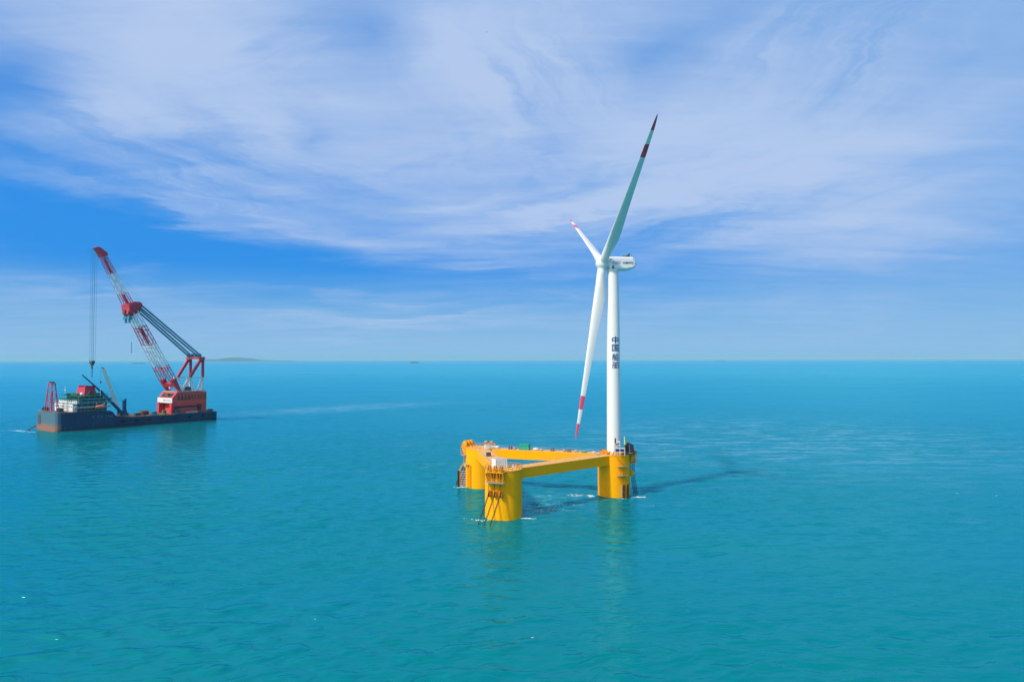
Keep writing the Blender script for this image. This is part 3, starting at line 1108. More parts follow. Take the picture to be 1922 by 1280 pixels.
def blade(phase):
    d = (e1 * math.sin(phase) + e2 * math.cos(phase)) * math.cos(CONE) + ax * math.sin(CONE)
    d.normalize()
    te = (-ax - d * (-ax).dot(d)).normalized()   # feathered: trailing edge downwind
    nrm = d.cross(te).normalized()
    rings = []
    NP = 20
    for r_, ch_, th, off, tw in STN:
        tw = R(tw)
        c_ = te * math.cos(tw) + nrm * math.sin(tw)
        n_ = nrm * math.cos(tw) - te * math.sin(tw)
        ring = []
        round_ = max(0.0, min(1.0, (th - 0.4) / 0.6))
        for i in range(NP):
            a = 2 * math.pi * i / NP
            xc = 0.5 * (1 - math.cos(a))            # 0 LE .. 1 TE
            # circle and airfoil blended
            ty = th * 2.2 * (0.2969 * math.sqrt(max(xc, 0)) - 0.126 * xc - 0.3516 * xc * xc + 0.2843 * xc ** 3 - 0.1015 * xc ** 4) / 0.2 * 0.2 * 2.3
            s_ = 1 if math.sin(a) >= 0 else -1
            ya = s_ * ty + (0.02 * math.sin(math.pi * xc))
            yc = 0.5 * math.sin(a)
            yy = yc * round_ + ya * (1 - round_)
            le = 0.5 * round_ + (0.32) * (1 - round_)
            ring.append(hub_c + d * r_ + c_ * ((xc - le) * ch_) + n_ * (yy * ch_))
        rings.append(ring)
    mis = []
    for (r0, *_), (r1, *__) in zip(STN, STN[1:]):
        mid = (r0 + r1) / 2
        mis.append(1 if (51.83 < mid < 57.03 or mid > 62.43) else 0)
    q = MB()
    q.loft(rings, True, mis)
    o = q.build('blade', [white_t, red_t], nac, smooth=True)
    q = MB()
    q.tube(hub_c + d * 1.7, hub_c + d * 2.25, 1.82, 1.82, n=32)
    q.build('root_collar', white_t, o, smooth=True)
    return o


for k in range(3):
    blade(R(-56.05) + k * 2 * math.pi / 3)

# things at the tower foot -------------------------------------------------
g = empty('access_scaffold', (40.6, 258.9, ZT + 0.03), R(-8), 'white two-level access frame with blue panels in front of tower foot', 'scaffold')
m = MB()
for x in (-2.0, 0.1, 1.9):
    for y in (-0.9, 0.9):
        top = 5.2 if x < 1 else 2.7
        m.tube((x, y, 0), (x, y, top), 0.11, n=5)
for z in (2.6,):
    for y in (-0.9, 0.9):
        m.tube((-2.0, y, z), (1.9, y, z), 0.12, n=5)
        m.tube((-2.0, y, z / 2), (1.9, y, z / 2), 0.07, n=5)
for z in (5.1, 3.8):
    for y in (-0.9, 0.9):
        m.tube((-2.0, y, z), (0.1, y, z), 0.1, n=5)
m.build('frame', white_p, g)
m = MB()
m.box((-0.05, -0.3, 1.75), (3.5, 0.12, 1.3))
m.box((-0.9, -0.3, 3.9), (1.8, 0.12, 0.8))
m.build('panel', bluep, g)
m = MB()
m.box((-0.05, 0, 2.66), (3.9, 1.8, 0.08))
m.build('floor_plate', greyl, g)
g = empty('signal_mast', (38.9, 258.3, ZT + 0.03), 0, 'short dark signal post standing left of the white access frame', 'signal post')
m = MB()
m.tube((0, 0, 0), (0, 0, 4.6), 0.12, n=6)
m.build('pole', greyl, g)
m = MB()
m.lathe([(0.18, 4.6), (0.3, 4.7), (0.3, 6.4), (0.15, 6.5)], n=10)
m.build('lamp', greyd, g)
g = empty('davit_crane', (42.9, 260.2, ZT + 0.03), 0, 'slim yellow davit crane folded upright, right of tower foot', 'davit crane')
m = MB()
m.tube((0, 0, 0), (0, 0, 3.6), 0.22, n=8)
m.bevel_box((0, 0, 3.6), (0.7, 0.6, 0.6), 0, 0.1)
m.build('pedestal', greyd, g)
m = MB()
m.tube((-0.1, 0, 3.4), (-0.25, 0, 6.9), 0.3, 0.16, n=6)
m.tube((0.15, 0, 3.6), (-0.05, 0, 5.6), 0.1, n=5)
m.build('jib', mat('davit_yellow', (0.75, 0.62, 0.04), 0.5), g)
g = empty('covered_winch', (44.2, 262.3, ZT + 0.03), R(-5), 'tall slanting winch under black tarpaulin at right column edge', 'winch')
m = MB()
f = lambda y: [(-1.8, y, 0.0), (2.3, y, 0.0), (2.15, y, 3.5), (0.3, y, 4.3), (-0.3, y, 4.2)]
m.poly(f(-1.4), f(1.4))
bmesh.ops.bevel(m.b, geom=m.b.edges[:], offset=0.18, segments=2, affect='EDGES')
m.build('cover', tarp, g)
m = MB()
m.tube((-1.9, -1.46, 0.5), (1.8, -1.46, 0.5), 0.06, n=5)
m.tube((0.7, -1.46, 0.1), (0.55, -1.46, 3.6), 0.05, n=5)
m.build('lashing', greyl, g)
g = empty('life_ring', (47.3, 263.2, ZT + 0.6), 0, 'small red and white life ring on the rail at far right column edge', 'life ring')
m = MB()
m.ring((0, 0, 0), (0, 1, 0), 0.42, 0.14, 16, 8)
m.build('ring', mat('lifering_red', (0.6, 0.03, 0.04), 0.5), g)
m = MB()
m.box((-0.55, 0, 0), (0.24, 0.34, 0.34))
m.build('bracket', white_p, g)


def crate(name, loc, size, rz, mtl, label, cat, ribs=True, lid=None, group=None):
    g = empty(name, loc, rz, label, cat, group)
    m = MB()
    m.bevel_box((0, 0, size[2] / 2), size, 0, min(size) * 0.04)
    m.build('body', mtl, g)
    if ribs:
        n = max(2, int(size[0] / 0.8))
        for i in range(n + 1):
            x = (-size[0] / 2 + 0.1) + (size[0] - 0.2) * i / n
            m = MB()
            m.box((x, 0, size[2] / 2 + 0.03), (0.1, size[1] + 0.12, size[2] + 0.02))
            m.build('rib', mtl, g)
    if lid:
        m = MB()
        m.bevel_box((0, 0, size[2] + 0.05), (size[0] * 0.94, size[1] * 0.94, 0.16), 0, 0.05)
        m.build('lid', lid, g)
    return g


ZD = ZT + 0.032
ZB = 15.732
crate('white_container', (-4.3, 229.6, ZD), (4.3, 2.9, 3.0), R(28), white_p, 'white equipment cabin standing on the front column deck', 'cabin', True, greyl)
crate('generator', (-8.9, 258.5, ZB), (1.7, 1.4, 1.5), R(10), greyd, 'small black generator on the walkway between front and rear columns', 'generator', True, greyl)
crate('white_box', (-10.2, 278.2, ZD), (1.9, 1.5, 1.5), R(20), white_p, 'small white box at the edge of the rear left column deck', 'box', False, greyl)


def on_beam(A, B, f_, s=0.0):
    a, b = Vector(A), Vector(B)
    d = (b - a).normalized()
    p = a.lerp(b, f_) + Vector((-d.y, d.x)) * s
    return (p.x, p.y, ZB), math.atan2(d.y, d.x)


def flat_stack(name, loc, rz, label, mtl, n=4, L_=4.5, cat='stack'):
    g = empty(name, loc, rz, label, cat)
    rr = random.Random(hash(label) % 999)
    for k in range(n):
        m = MB()
        m.bevel_box((rr.uniform(-.15, .15), rr.uniform(-.1, .1), 0.14 + k * 0.27), (L_ * rr.uniform(.85, 1), 1.6, 0.22), rr.uniform(-.05, .05), 0.04)
        m.build('sheet', mtl, g)
    return g


p, a = on_beam(C2, C3, 0.11)
flat_stack('panel_stack', (p[0], p[1], ZT + 0.05), a, 'low stack of white panels where the rear beam leaves the left column', white_p, 3)
p, a = on_beam(C2, C3, 0.345)
crate('green_container', p, (4.2, 2.2, 2.3), a, greenm, 'green covered container on the long rear beam', 'container')
BUND = [(0.235, 1.6, 1.3, greyd, 'dark winch', 'small dark winch just left of the green container', 'winch'),
        (0.27, 1.1, 0.9, pinkm, 'sack', 'brown sack leaning beside the green container, left side', 'sack'),
        (0.43, 2.3, 1.0, white_p, 'bundle', 'white bundle just right of the green container', 'bundle'),
        (0.475, 1.5, 0.8, greyl, 'bundle', 'grey bundle second to the right of the green container', 'bundle'),
        (0.555, 1.5, 1.25, greyd, 'toolbox', 'dark tool chest near the middle of the long rear beam', 'tool chest'),
        (0.645, 1.2, 0.9, pinkm, 'sack', 'pale brown sack right of the dark tool chest on rear beam', 'sack'),
        (0.68, 1.6, 1.1, rustm, 'crate', 'rusty crate between pale sacks on the long rear beam', 'crate'),
        (0.73, 1.4, 0.8, pinkm, 'sack', 'low pale brown sack left of the green folded tarpaulin', 'sack'),
        (0.79, 2.3, 0.8, greenm, 'tarpaulin', 'low folded green tarpaulin on rear beam near the turbine', 'tarpaulin'),
        (0.86, 1.5, 0.5, white_p, 'bundle', 'small white bundle on rear beam closest to the turbine', 'bundle')]
for f_, wd, hh, mt, nm, lb, ct in BUND:
    p, a = on_beam(C2, C3, f_, random.uniform(-0.6, 0.6))
    g = empty(nm.replace(' ', '_'), p, a, lb, ct)
    rr = random.Random(int(f_ * 1000))
    m = MB()
    t_ = bmesh.new()
    bmesh.ops.create_icosphere(t_, subdivisions=2, radius=1.0) if ct in ('sack', 'bundle', 'tarpaulin') else bmesh.ops.create_cube(t_, size=1.7)
    for v in t_.verts:
        x, y, z = v.co
        pw = 0.55 if ct in ('sack', 'bundle', 'tarpaulin') else 1.0
        v.co = Vector((math.copysign(abs(x) ** pw, x) * wd / 2, math.copysign(abs(y) ** pw, y) * 0.7, (math.copysign(abs(z) ** pw, z) * 0.5 + 0.5) * hh))
        if pw < 1:
            v.co += Vector((rr.uniform(-.06, .06), rr.uniform(-.06, .06), rr.uniform(-.05, .08) if z > 0 else 0))
    m.merge(t_)
    m.build('body', mt, g)
    m = MB()
    for x in (-wd * 0.25, wd * 0.25):
        m.box((x, 0, hh * 0.5), (0.07, 1.46, hh * 1.04))
    m.build('strap', greyl, g)

# little valve stands on the front column deck, and a white object near the turbine end of the front beam
for k, (x, y, lb) in enumerate(((0.3, 230.4, 'short white and grey valve stand on the front column deck, right of the cabin'), (1.9, 228.2, 'small yellow and grey valve stand at right edge of the front column deck'))):
    g = empty('valve_stand', (x, y, ZD), 0.3 * k, lb, 'valve stand')
    m = MB()
    m.lathe([(0.4, 0), (0.15, 0.1), (0.15, 1.1), (0.3, 1.15), (0.1, 1.3)], n=10)
    m.build('post', (yellow_d if k else white_p), g)
    m = MB()
    m.ring((0, 0, 1.4), (0, 0, 1), 0.42, 0.07, 12, 5)
    m.tube((-0.42, 0, 1.4), (0.42, 0, 1.4), 0.05, n=4)
    m.build('hand_wheel', greyd, g)
p, a = on_beam(C1, C3, 0.86, 0.9)
g = empty('cable_reel', p, a, 'small white cable reel on the front beam near the turbine', 'cable reel')
m = MB()
for y in (-0.6, 0.6):
    m.poly([(0.62 * math.cos(2 * math.pi * i / 16), y - 0.06, 0.64 + 0.62 * math.sin(2 * math.pi * i / 16)) for i in range(16)], [(0.62 * math.cos(2 * math.pi * i / 16), y + 0.06, 0.64 + 0.62 * math.sin(2 * math.pi * i / 16)) for i in range(16)])
m.build('flange', white_p, g)
m = MB()
m.tube((0, -0.56, 0.64), (0, 0.56, 0.64), 0.36, n=14)
m.build('drum', pinkm, g)

# ------------------------------------------------------------------ crane ship (local x towards stern, y towards far side)
SHA = R(54.997)
SHO = (-330.54, 497.95, 0)
ship = empty('crane_ship', SHO, SHA, 'long dark blue crane vessel with red house and tall striped boom, at anchor', 'crane ship')
SM = Matrix.Translation(SHO) @ Matrix.Rotation(SHA, 4, 'Z')


def on_ship(s, t, z):
    q = SM @ Vector((s, t, z))
    return (q.x, q.y, q.z)


BW = 36.0
# hull: side profile lofted across stations; bow end upright with rounded corners
st_ = []


def hsec(s, z1, inset, bot_in=0.8, zb=-4.0):
    return [(s, inset + bot_in, zb), (s, inset, 1.5), (s, inset, z1), (s, BW - inset, z1), (s, BW - inset, 1.5), (s, BW - inset - bot_in, zb)]


stations = [(-1.2, 13.9, 4.0), (-0.9, 13.9, 2.2), (0.2, 13.85, 0.8), (2.0, 13.8, 0.15), (6, 13.6, 0), (20, 13.2, 0), (36.5, 13.2, 0), (38.2, 12.2, 0), (39.2, 10.6, 0), (40.5, 9.0, 0),
            (44, 8.1, 0), (52, 7.4, 0), (84, 7.0, 0), (120, 7.0, 0), (123, 7.0, 0.3), (125.6, 7.0, 1.5), (126.4, 7.0, 3.0)]
m = MB()
m.loft([hsec(*q) for q in stations])
hull = m.build('hull', hullm, ship)
m = MB()      # deck surfaces, a finger above the hull top
for (s0, z0), (s1, z1) in (((1.5, 13.87), (36.5, 13.24)), ((53, 7.44), (84, 7.04)), ((84, 7.04), (125, 7.04))):
    pass
m.poly([(2.2, 0.7, 13.84), (36, 0.7, 13.25), (36, 35.3, 13.25), (2.2, 35.3, 13.84)], [(2.2, 0.7, 13.87), (36, 0.7, 13.28), (36, 35.3, 13.28), (2.2, 35.3, 13.87)])
m.poly([(44, 0.5, 8.13), (52, 0.5, 7.43), (52, 35.5, 7.43), (44, 35.5, 8.13)], [(44, 0.5, 8.16), (52, 0.5, 7.46), (52, 35.5, 7.46), (44, 35.5, 8.16)])
m.poly([(52, 0.5, 7.46), (84, 0.5, 7.05), (84, 35.5, 7.05), (52, 35.5, 7.46)], [(52, 0.5, 7.49), (84, 0.5, 7.08), (84, 35.5, 7.08), (52, 35.5, 7.49)])
m.box((103.5, 18, 7.06), (38.8, 35, 0.06))
m.build('deck', deckm, hull)
m = MB()      # raised rubbing strake and bulwark
m.box((83, -0.12, 6.1), (80, 0.26, 0.35))
m.box((83, -0.12, 3.2), (80, 0.22, 0.25))
m.box((20, -0.12, 12.6), (34, 0.22, 0.3))
m.build('rubbing_strake', greyd, hull)
# rusty scrapes low on the bow end, part of the paintwork
ht = hullm.node_tree
hp = ht.nodes['Principled BSDF']
prevc = hp.inputs['Base Color'].links[0].from_socket
hco = nn(ht, 'ShaderNodeTexCoord')
hse = nn(ht, 'ShaderNodeSeparateXYZ')
ht.links.new(hco.outputs['Object'], hse.inputs[0])
hmp = nn(ht, 'ShaderNodeMapping')
hmp.inputs['Scale'].default_value = (0.35, 0.35, 0.2)
ht.links.new(hco.outputs['Object'], hmp.inputs[0])
hn = noise_(hmp.outputs[0], 1.0, 7, 0.65, 0.4, ht).outputs['Fac']
zz = math_(ht, 'ADD', hse.outputs[2], math_(ht, 'MULTIPLY', math_(ht, 'SUBTRACT', hn, 0.5), 9.0))


def hr(src, a_, b_):
    q_ = nn(ht, 'ShaderNodeMapRange', interpolation_type='SMOOTHSTEP')
    ht.links.new(src, q_.inputs[0])
    q_.inputs[1].default_value = a_
    q_.inputs[2].default_value = b_
    return q_.outputs[0]


low = math_(ht, 'SUBTRACT', 1.0, hr(zz, 2.5, 7.0))
bowm = math_(ht, 'SUBTRACT', 1.0, hr(hse.outputs[0], 0.4, 3.5))
pale = mix_(ht, math_(ht, 'MULTIPLY', bowm, 0.75), prevc, (0.07, 0.15, 0.20, 1))
scr = math_(ht, 'MULTIPLY', hr(hn, 0.55, 0.72), math_(ht, 'SUBTRACT', 1.0, hr(hse.outputs[0], 60, 110)))
pale = mix_(ht, math_(ht, 'MULTIPLY', scr, 0.35), pale, (0.04, 0.16, 0.24, 1))
rusty = mix_(ht, math_(ht, 'MULTIPLY', low, bowm), pale, (0.26, 0.11, 0.07, 1))
ht.links.new(rusty, hp.inputs['Base Color'])
m = MB()
m.box((60, -0.03, 0.25), (118, 0.12, 0.7))
m.build('boot_stripe', mat('boot_rust', (0.16, 0.09, 0.08), 0.8, dirt=0.3), hull)
m = MB()      # anchor pocket in the bow end
m.box((-1.3, 28.5, 8.2), (0.16, 4.6, 7.0))
m.build('anchor_pocket', greyd, hull)
m = MB()
m.tube((-1.6, 34, 3.0), (-6, 35.5, 0.2), 0.7, 0.25, n=8)
m.build('bow_spar', rustm, hull)
m = MB()      # hull name, too faint to read: pale strokes
for x, w_ in ((24.2, .5), (27.5, 1.4), (30.2, 1.6), (33.4, 1.0), (34.9, 1.0), (36.4, 1.0), (37.6, .8)):
    for dz in (-0.6, 0.0, 0.6):
        if random.random() < 0.8:
            m.box((x, -0.03, 9.4 + dz), (w_, 0.05, 0.22))
m.build('hull_marking', mat('faded_white', (0.16, 0.27, 0.36), 0.7), hull)
m = MB()      # tyre fenders
for x in (46, 56, 66, 76, 88, 100, 112):
    m = MB()
    m.ring((x, -0.4, 4.8), (0, 1, 0), 1.0, 0.35, 12, 6)
    m.build('tyre_fender', black_r, hull)
m = MB()
rail(m, [(44, 0.3, 8.1), (52, 0.3, 7.4), (84, 0.3, 7.05), (125, 0.8, 7.05), (125, 35.2, 7.05)], 1.1, 0.05, 3.0)
rail(m, [(36.5, 0.2, 13.2), (6, 0.2, 13.6), (0.5, 1.0, 13.85), (-0.8, 4, 13.9), (-0.8, 32, 13.9), (0.5, 35, 13.85), (36, 35.8, 13.2)], 1.1, 0.05, 3.0)
m.build('railing', greyl, hull)

# superstructure
sup = MB()
sup.box((23.0, 18.5, 16.4), (24.0, 30.5, 6.2))
sp = sup.build('superstructure', white_p, ship)
decks_ = [(24.0, 17.5, 20.9, 21.0, 30.0, 3.0), (25.5, 17.5, 23.8, 15.0, 26.0, 2.6)]
for (cx_, cy_, cz_, lx, ly, lz) in decks_:
    m = MB()
    m.box((cx_, cy_, cz_), (lx, ly, lz))
    m.build('deckhouse', white_p if lz == 3.0 else ship_green, sp)
for (z, x0, x1, mt) in ((16.3, 11.5, 37.5, pinkm), (19.55, 11.0, 38.5, ship_green), (22.45, 13.0, 38.0, ship_green), (25.15, 15.5, 35.0, ship_green)):
    m = MB()
    m.box(((x0 + x1) / 2, 17.6, z), (x1 - x0, 34.0 if z > 16.5 else 33.4, 0.22))
    dk = m.build('gallery_deck', mt, sp)
    m = MB()
    rail(m, [(x0 + 0.2, 0.9, z + 0.11), (x1 - 0.2, 0.9, z + 0.11)], 1.1, 0.06, 2.2)
    rail(m, [(x0 + 0.2, 0.9, z + 0.11), (x0 + 0.2, 34.3, z + 0.11)], 1.1, 0.06, 2.2)
    m.build('railing', white_p if z < 20 else ship_green, dk)
    if z < 25:
        m = MB()
        m.box(((x0 + x1) / 2 + 1.5, 0.75, z + 0.62), (x1 - x0 - 4.0, 0.12, 0.95))
        m.build('bulwark', tealm if z > 17 else pinkm, dk)
        m = MB()
        for x in [x0 + 1 + k * (x1 - x0 - 2) / 6 for k in range(7)]:
            m.tube((x, 1.2, z + 0.1), (x, 1.2, z + 2.9), 0.13, n=5)
        m.build('stanchion', greyl, dk)
m = MB()  # dark teal sheets over the white side walls, standing for their shade
m.box((24.5, 3.2, 16.4), (21.0, 0.12, 6.0))
m.box((25.2, 2.42, 20.95), (18.6, 0.12, 2.7))
m.build('side_shade', mat('side_shade_teal', (0.05, 0.20, 0.24), 0.6, dirt=0.2), sp)
# windows: each its own small dark pane, proud of the wall
for row, (z, x, y0, y1, n) in enumerate(((17.6, 10.97, 5, 32, 11), (21.4, 13.47, 5, 30, 9))):
    for k in range(n):
        m = MB()
        y = y0 + (y1 - y0) * k / (n - 1)
        m.box((x, y, z), (0.08, 1.15, 0.95))
        m.build('window', glass_d, sp)
for z in (15.0, 17.9, 20.9):
    for k in range(8):
        m = MB()
        y = 3.21 if z < 19 else 2.46
        m.box((15.5 + k * 2.5, y - 0.08, z), (1.1, 0.08, 0.9))
        m.build('window', glass_d, sp)
# wheelhouse-top fittings
m = MB()
for x, y, s_ in ((14.5, 26, 2.2), (17, 15, 2.6), (27, 9, 2.0), (33, 16, 3.0), (20, 28, 2.5)):
    m = MB()
    m.bevel_box((x + 2, y, 26.0), (s_ * 1.3, s_ * 1.6, 1.6), 0.1, 0.2)
    m.build('roof_locker', ship_green, sp)
m = MB()
t_ = bmesh.new()
bmesh.ops.create_uvsphere(t_, u_segments=16, v_segments=10, radius=1.25)
bmesh.ops.translate(t_, verts=t_.verts[:], vec=(18.5, 6.5, 26.6))
m.merge(t_)
m.build('radar_dome', white_p, sp, smooth=True)
m = MB()
m.tube((15.5, 27.5, 25), (15.5, 27.5, 32.0), 0.16, n=6)
m.box((15.5, 27.5, 29.3), (0.3, 3.0, 0.3))
m.tube((31.5, 6, 22.5), (31.5, 6, 30.5), 0.12, n=6)
m.build('antenna_mast', white_p, sp)

# red flared boom rest above the wheelhouse
m = MB()


def frest(z, cx_, cy_, lx, ly):
    return [(cx_ - lx / 2, cy_ - ly / 2, z), (cx_ + lx / 2, cy_ - ly / 2, z), (cx_ + lx / 2, cy_ + ly / 2, z), (cx_ - lx / 2, cy_ + ly / 2, z)]


m.loft([frest(25.2, 25.5, 15.5, 9.6, 15.0), frest(27.0, 25.5, 15.5, 8.4, 14.0), frest(29.5, 25.5, 15.5, 7.4, 12.6), frest(31.6, 25.5, 15.5, 7.0, 12.0)])
br = m.build('boom_rest', ship_red, ship)
m = MB()
for y in (9.9, 21.0):
    m.bevel_box((25.5, y, 32.1), (6.8, 1.3, 1.2), 0, 0.15)
m.build('saddle', ship_red, br)
m = MB()
f = lambda y: [(22.9, y, 25.3), (28.0, y, 25.3), (25.9, y, 29.0), (25.0, y, 29.0)]
m.poly(f(7.6), f(8.9))
m.build('arch_opening', greyd, br)

# red lattice tower near the bow
lt = empty('anchor_tower', on_ship(2.6, 17.5, 13.85), SHA, 'slender red lattice frame tower standing at the vessel bow', 'lattice tower')
m = MB()
for sx in (-1, 1):
    for sy in (-1, 1):
        m.tube((sx * 2.6, sy * 5.6, 0), (sx * 1.0, sy * 3.2, 21.0), 0.36, 0.3, n=6)
        m.tube((sx * 2.6, sy * 2.2, 0), (sx * 1.0, sy * 3.2, 21.0), 0.26, 0.22, n=6)
m.build('leg', ship_red, lt)
m = MB()
for z, k in ((7, 1), (13, .62), (19.5, .1)):
    a_, b_ = 1.0 + 1.6 * (1 - z / 21), 3.2 + 2.4 * (1 - z / 21)
    for sx in (-1, 1):
        m.tube((sx * a_, -b_, z), (sx * a_, b_, z), 0.2, n=5)
    for sy in (-1, 1):
        m.tube((-a_, sy * b_, z), (a_, sy * b_, z), 0.2, n=5)
        m.tube((-a_, sy * b_, z), (a_ * .85, sy * (b_ - .6), min(21, z + 6)), 0.12, n=4)
m.build('bracing', ship_red, lt)
m = MB()
m.box((0, 0, 21.1), (2.6, 8.4, 0.5))
m.build('top_beam', ship_red, lt)
m = MB()
for y in (-3.2, 0, 3.2):
    m.poly([(0.6 * math.cos(2 * math.pi * i / 12), y - 0.3, 21.9 + 0.6 * math.sin(2 * math.pi * i / 12)) for i in range(12)], [(0.6 * math.cos(2 * math.pi * i / 12), y + 0.3, 21.9 + 0.6 * math.sin(2 * math.pi * i / 12)) for i in range(12)])
m.build('sheave', greyd, lt)

# lifeboats
for (s, t, z, lb, grp) in ((28.6, -0.9, 16.4, 'orange enclosed lifeboat on the near side of the vessel superstructure', None),):
    g = empty('lifeboat', on_ship(s, t, z - 1.2), SHA, lb, 'lifeboat')
    g.scale = (1.12, 1.35, 1.3)
    m = MB()
    rings = []
    for k in range(11):
        u = -1 + 2 * k / 10
        w_ = max(0.05, (1 - abs(u) ** 3.0))
        rr_ = []
        for i in range(14):
            a = 2 * math.pi * i / 14
            rr_.append((u * 3.6, 1.15 * w_ ** .6 * math.cos(a), 1.35 + (1.05 if math.sin(a) > 0 else 1.2) * w_ ** .5 * math.sin(a)))
        rings.append(rr_)
    m.loft(rings)
    m.build('hull', orange, g, smooth=True)
    m = MB()
    m.bevel_box((1.6, 0, 2.45), (1.7, 1.3, 0.9), 0, 0.2)
    m.build('cabin', orange, g)
    m = MB()
    for x in (-2.4, 2.4):
        m.tube((x, 1.0, 0), (x, 0.3, 3.6), 0.14, n=5)
        m.tube((x, 0.3, 3.6), (x, -0.4, 3.0), 0.12, n=5)
    m.build('davit', greyl, g)

# ---- main crane: house
H0, H1 = 4.0, 27.0
house = empty('crane_house', (0, 0, 0))
house.parent = ship
m = MB()
side_p = [(90.8, 7.1), (117.3, 7.1), (117.3, 24.9), (91.6, 25.3), (87.6, 20.6), (87.4, 16.4), (91.0, 15.4)]
f = lambda y: [(s, y, z) for s, z in side_p]
m.poly(f(H0), f(H1))
hw_ = m.build('house_wall', house_red, house)
# front portal legs, open between them
for y0, y1 in ((H0, H0 + 3.2), (H1 - 3.2, H1)):
    m = MB()
    f = lambda y: [(86.2, y, 7.1), (91.5, y, 7.1), (91.5, y, 16.5), (86.4, y, 16.5)]
    m.poly(f(y0 - 0.03), f(y1))
    m.build('portal_leg', lit_red, house)
m = MB()
f = lambda y: [(86.9, y, 20.0), (91.2, y, 25.0), (91.9, y, 24.4), (87.8, y, 19.4)]
m.poly(f(H0 - 0.03), f(H0 + 2.4))
m.poly(f(H1 - 2.4), f(H1 + 0.03))
m.build('raked_post', lit_red, house)
m = MB()     # dark recess behind the raked front
f = lambda y: [(87.75, y, 20.9), (90.6, y, 24.25), (90.45, y, 24.4), (87.6, y, 21.05)]
m.poly(f(H0 + 3.2), f(H1 - 3.2))
m.build('front_opening', glass_d, house)
m = MB()
m.box((88.6, 15.5, 22.9), (1.0, 6.0, 2.4))
m.build('winch_drum', rustm, house)
m = MB()
m.box((86.9, 15.5, 18.3), (0.5, 23.2, 4.2))
bn = m.build('banner', white_p, house)
m = MB()
m.box((86.62, 16.5, 18.6), (0.04, 0.9, 1.6))
m.box((86.62, 15.9, 17.9), (0.04, 1.1, 0.7))
m.build('logo', navy_b, bn)
m = MB()     # small banner script, unreadable strokes
rr = random.Random(4)
for k in range(7):
    m.box((86.62, 14.4 - k * 1.25, 18.4), (0.04, 0.75, rr.uniform(0.5, 1.1)))
m.build('banner_marking', mat('banner_text', (0.12, 0.16, 0.3), 0.6), bn)
# side wall features: V-shaped stiffeners, openings, ledge
m = MB()
for k in range(9):
    x = 92.5 + k * 2.9
    for sg in (-1, 1):
        m.tube((x + sg * 0.9, H0 - 0.08, 18.6), (x, H0 - 0.08, 23.6), 0.22, n=4)
m.build('side_stiffener', rustm, hw_)
for k in range(4):
    m = MB()
    x = 92.6 + k * 3.1
    f = lambda y: [(x - 0.75, y, 18.6), (x + 0.75, y, 18.6), (x + 0.2, y, 22.0), (x - 0.2, y, 22.0)]
    m.poly(f(H0 - 0.06), f(H0 + 0.5))
    m.build('vent_opening', glass_d, hw_)
m = MB()
m.box((101, H0 - 0.9, 13.6), (26, 1.8, 0.25))
rail(m, [(88.5, H0 - 1.7, 13.7), (114, H0 - 1.7, 13.7)], 1.1, 0.06, 3)
m.build('side_ledge', ship_red, hw_)
m = MB()
m.box((101, H0 - 0.02, 12.8), (20, 0.1, 1.0))
m.build('side_slot', glass_d, hw_)
for x, w2, h2 in ((90.6, 3.4, 4.6), (110.6, 3.8, 5.6)):
    m = MB()
    m.box((x, H0 - 0.03, 12.0), (w2, 0.12, h2))
    m.build('door', mat('door_dark', (0.12, 0.03, 0.03), 0.7), hw_)  # dark brown-red door panels
m = MB()
m.box((104, 15.5, 25.6), (25.6, 22.6, 0.5))
rail(m, [(92, H0 + .4, 25.9), (116.8, H0 + .4, 25.9), (116.8, H1 - .4, 25.9)], 1.1, 0.07, 2.5)
m.build('roof', greyl, house)
m = MB()
m.box((103.5, 12, 27.6), (6.5, 6, 3.4), 0, 0.8)
m.build('machinery_cover', greyd, house)

# ---- A-frame
af = empty('a_frame', (0, 0, 0))
af.parent = ship


def bar(mb, a, b, w_, d_=None):
    """square box girder between two points"""
    d_ = d_ or w_
    a, b = Vector(a), Vector(b)
    ax_ = (b - a).normalized()
    e = Vector((0, 1, 0))
    e = (e - ax_ * e.dot(ax_)).normalized()
    n_ = ax_.cross(e)
    k = ((-1, -1), (1, -1), (1, 1), (-1, 1))
    mb.poly([a + e * i * w_ / 2 + n_ * j * d_ / 2 for i, j in k], [b + e * i * w_ / 2 + n_ * j * d_ / 2 for i, j in k])


for y in (6.0, 25.5):
    m = MB()
    bar(m, (114.8, y, 37.3), (114.8, y, 53.0), 1.8)
    m.build('rear_leg', ship_red, af)
    m = MB()
    bar(m, (103.3, y, 37.6), (112.8, y, 52.6), 2.0)
    m.build('front_leg', ship_red, af)
    m = MB()
    bar(m, (95.6, y, 26.0), (103.0, y, 37.1), 1.7)
    bar(m, (114.8, y, 25.9), (114.8, y, 36.5), 1.5)
    bar(m, (99.8, y, 37.0), (115.6, y, 37.0), 1.3)
    bar(m, (110.0, y, 25.9), (113.8, y, 36.4), 1.1)
    bar(m, (109.2, y, 25.9), (103.7, y, 36.3), 0.7)
    m.build('lower_truss', white_p, af)
m = MB()
bar(m, (103, 5.1, 37.0), (103, 26.4, 37.0), 1.3)
bar(m, (115.0, 6.95, 37.9), (115.0, 24.5, 37.9), 1.2)
m.build('cross_girder', white_p, af)
m = MB()
m.bevel_box((113.6, 15.7, 54.0), (5.0, 22.5, 1.9), 0, 0.3)
m.build('crown_beam', ship_red, af)
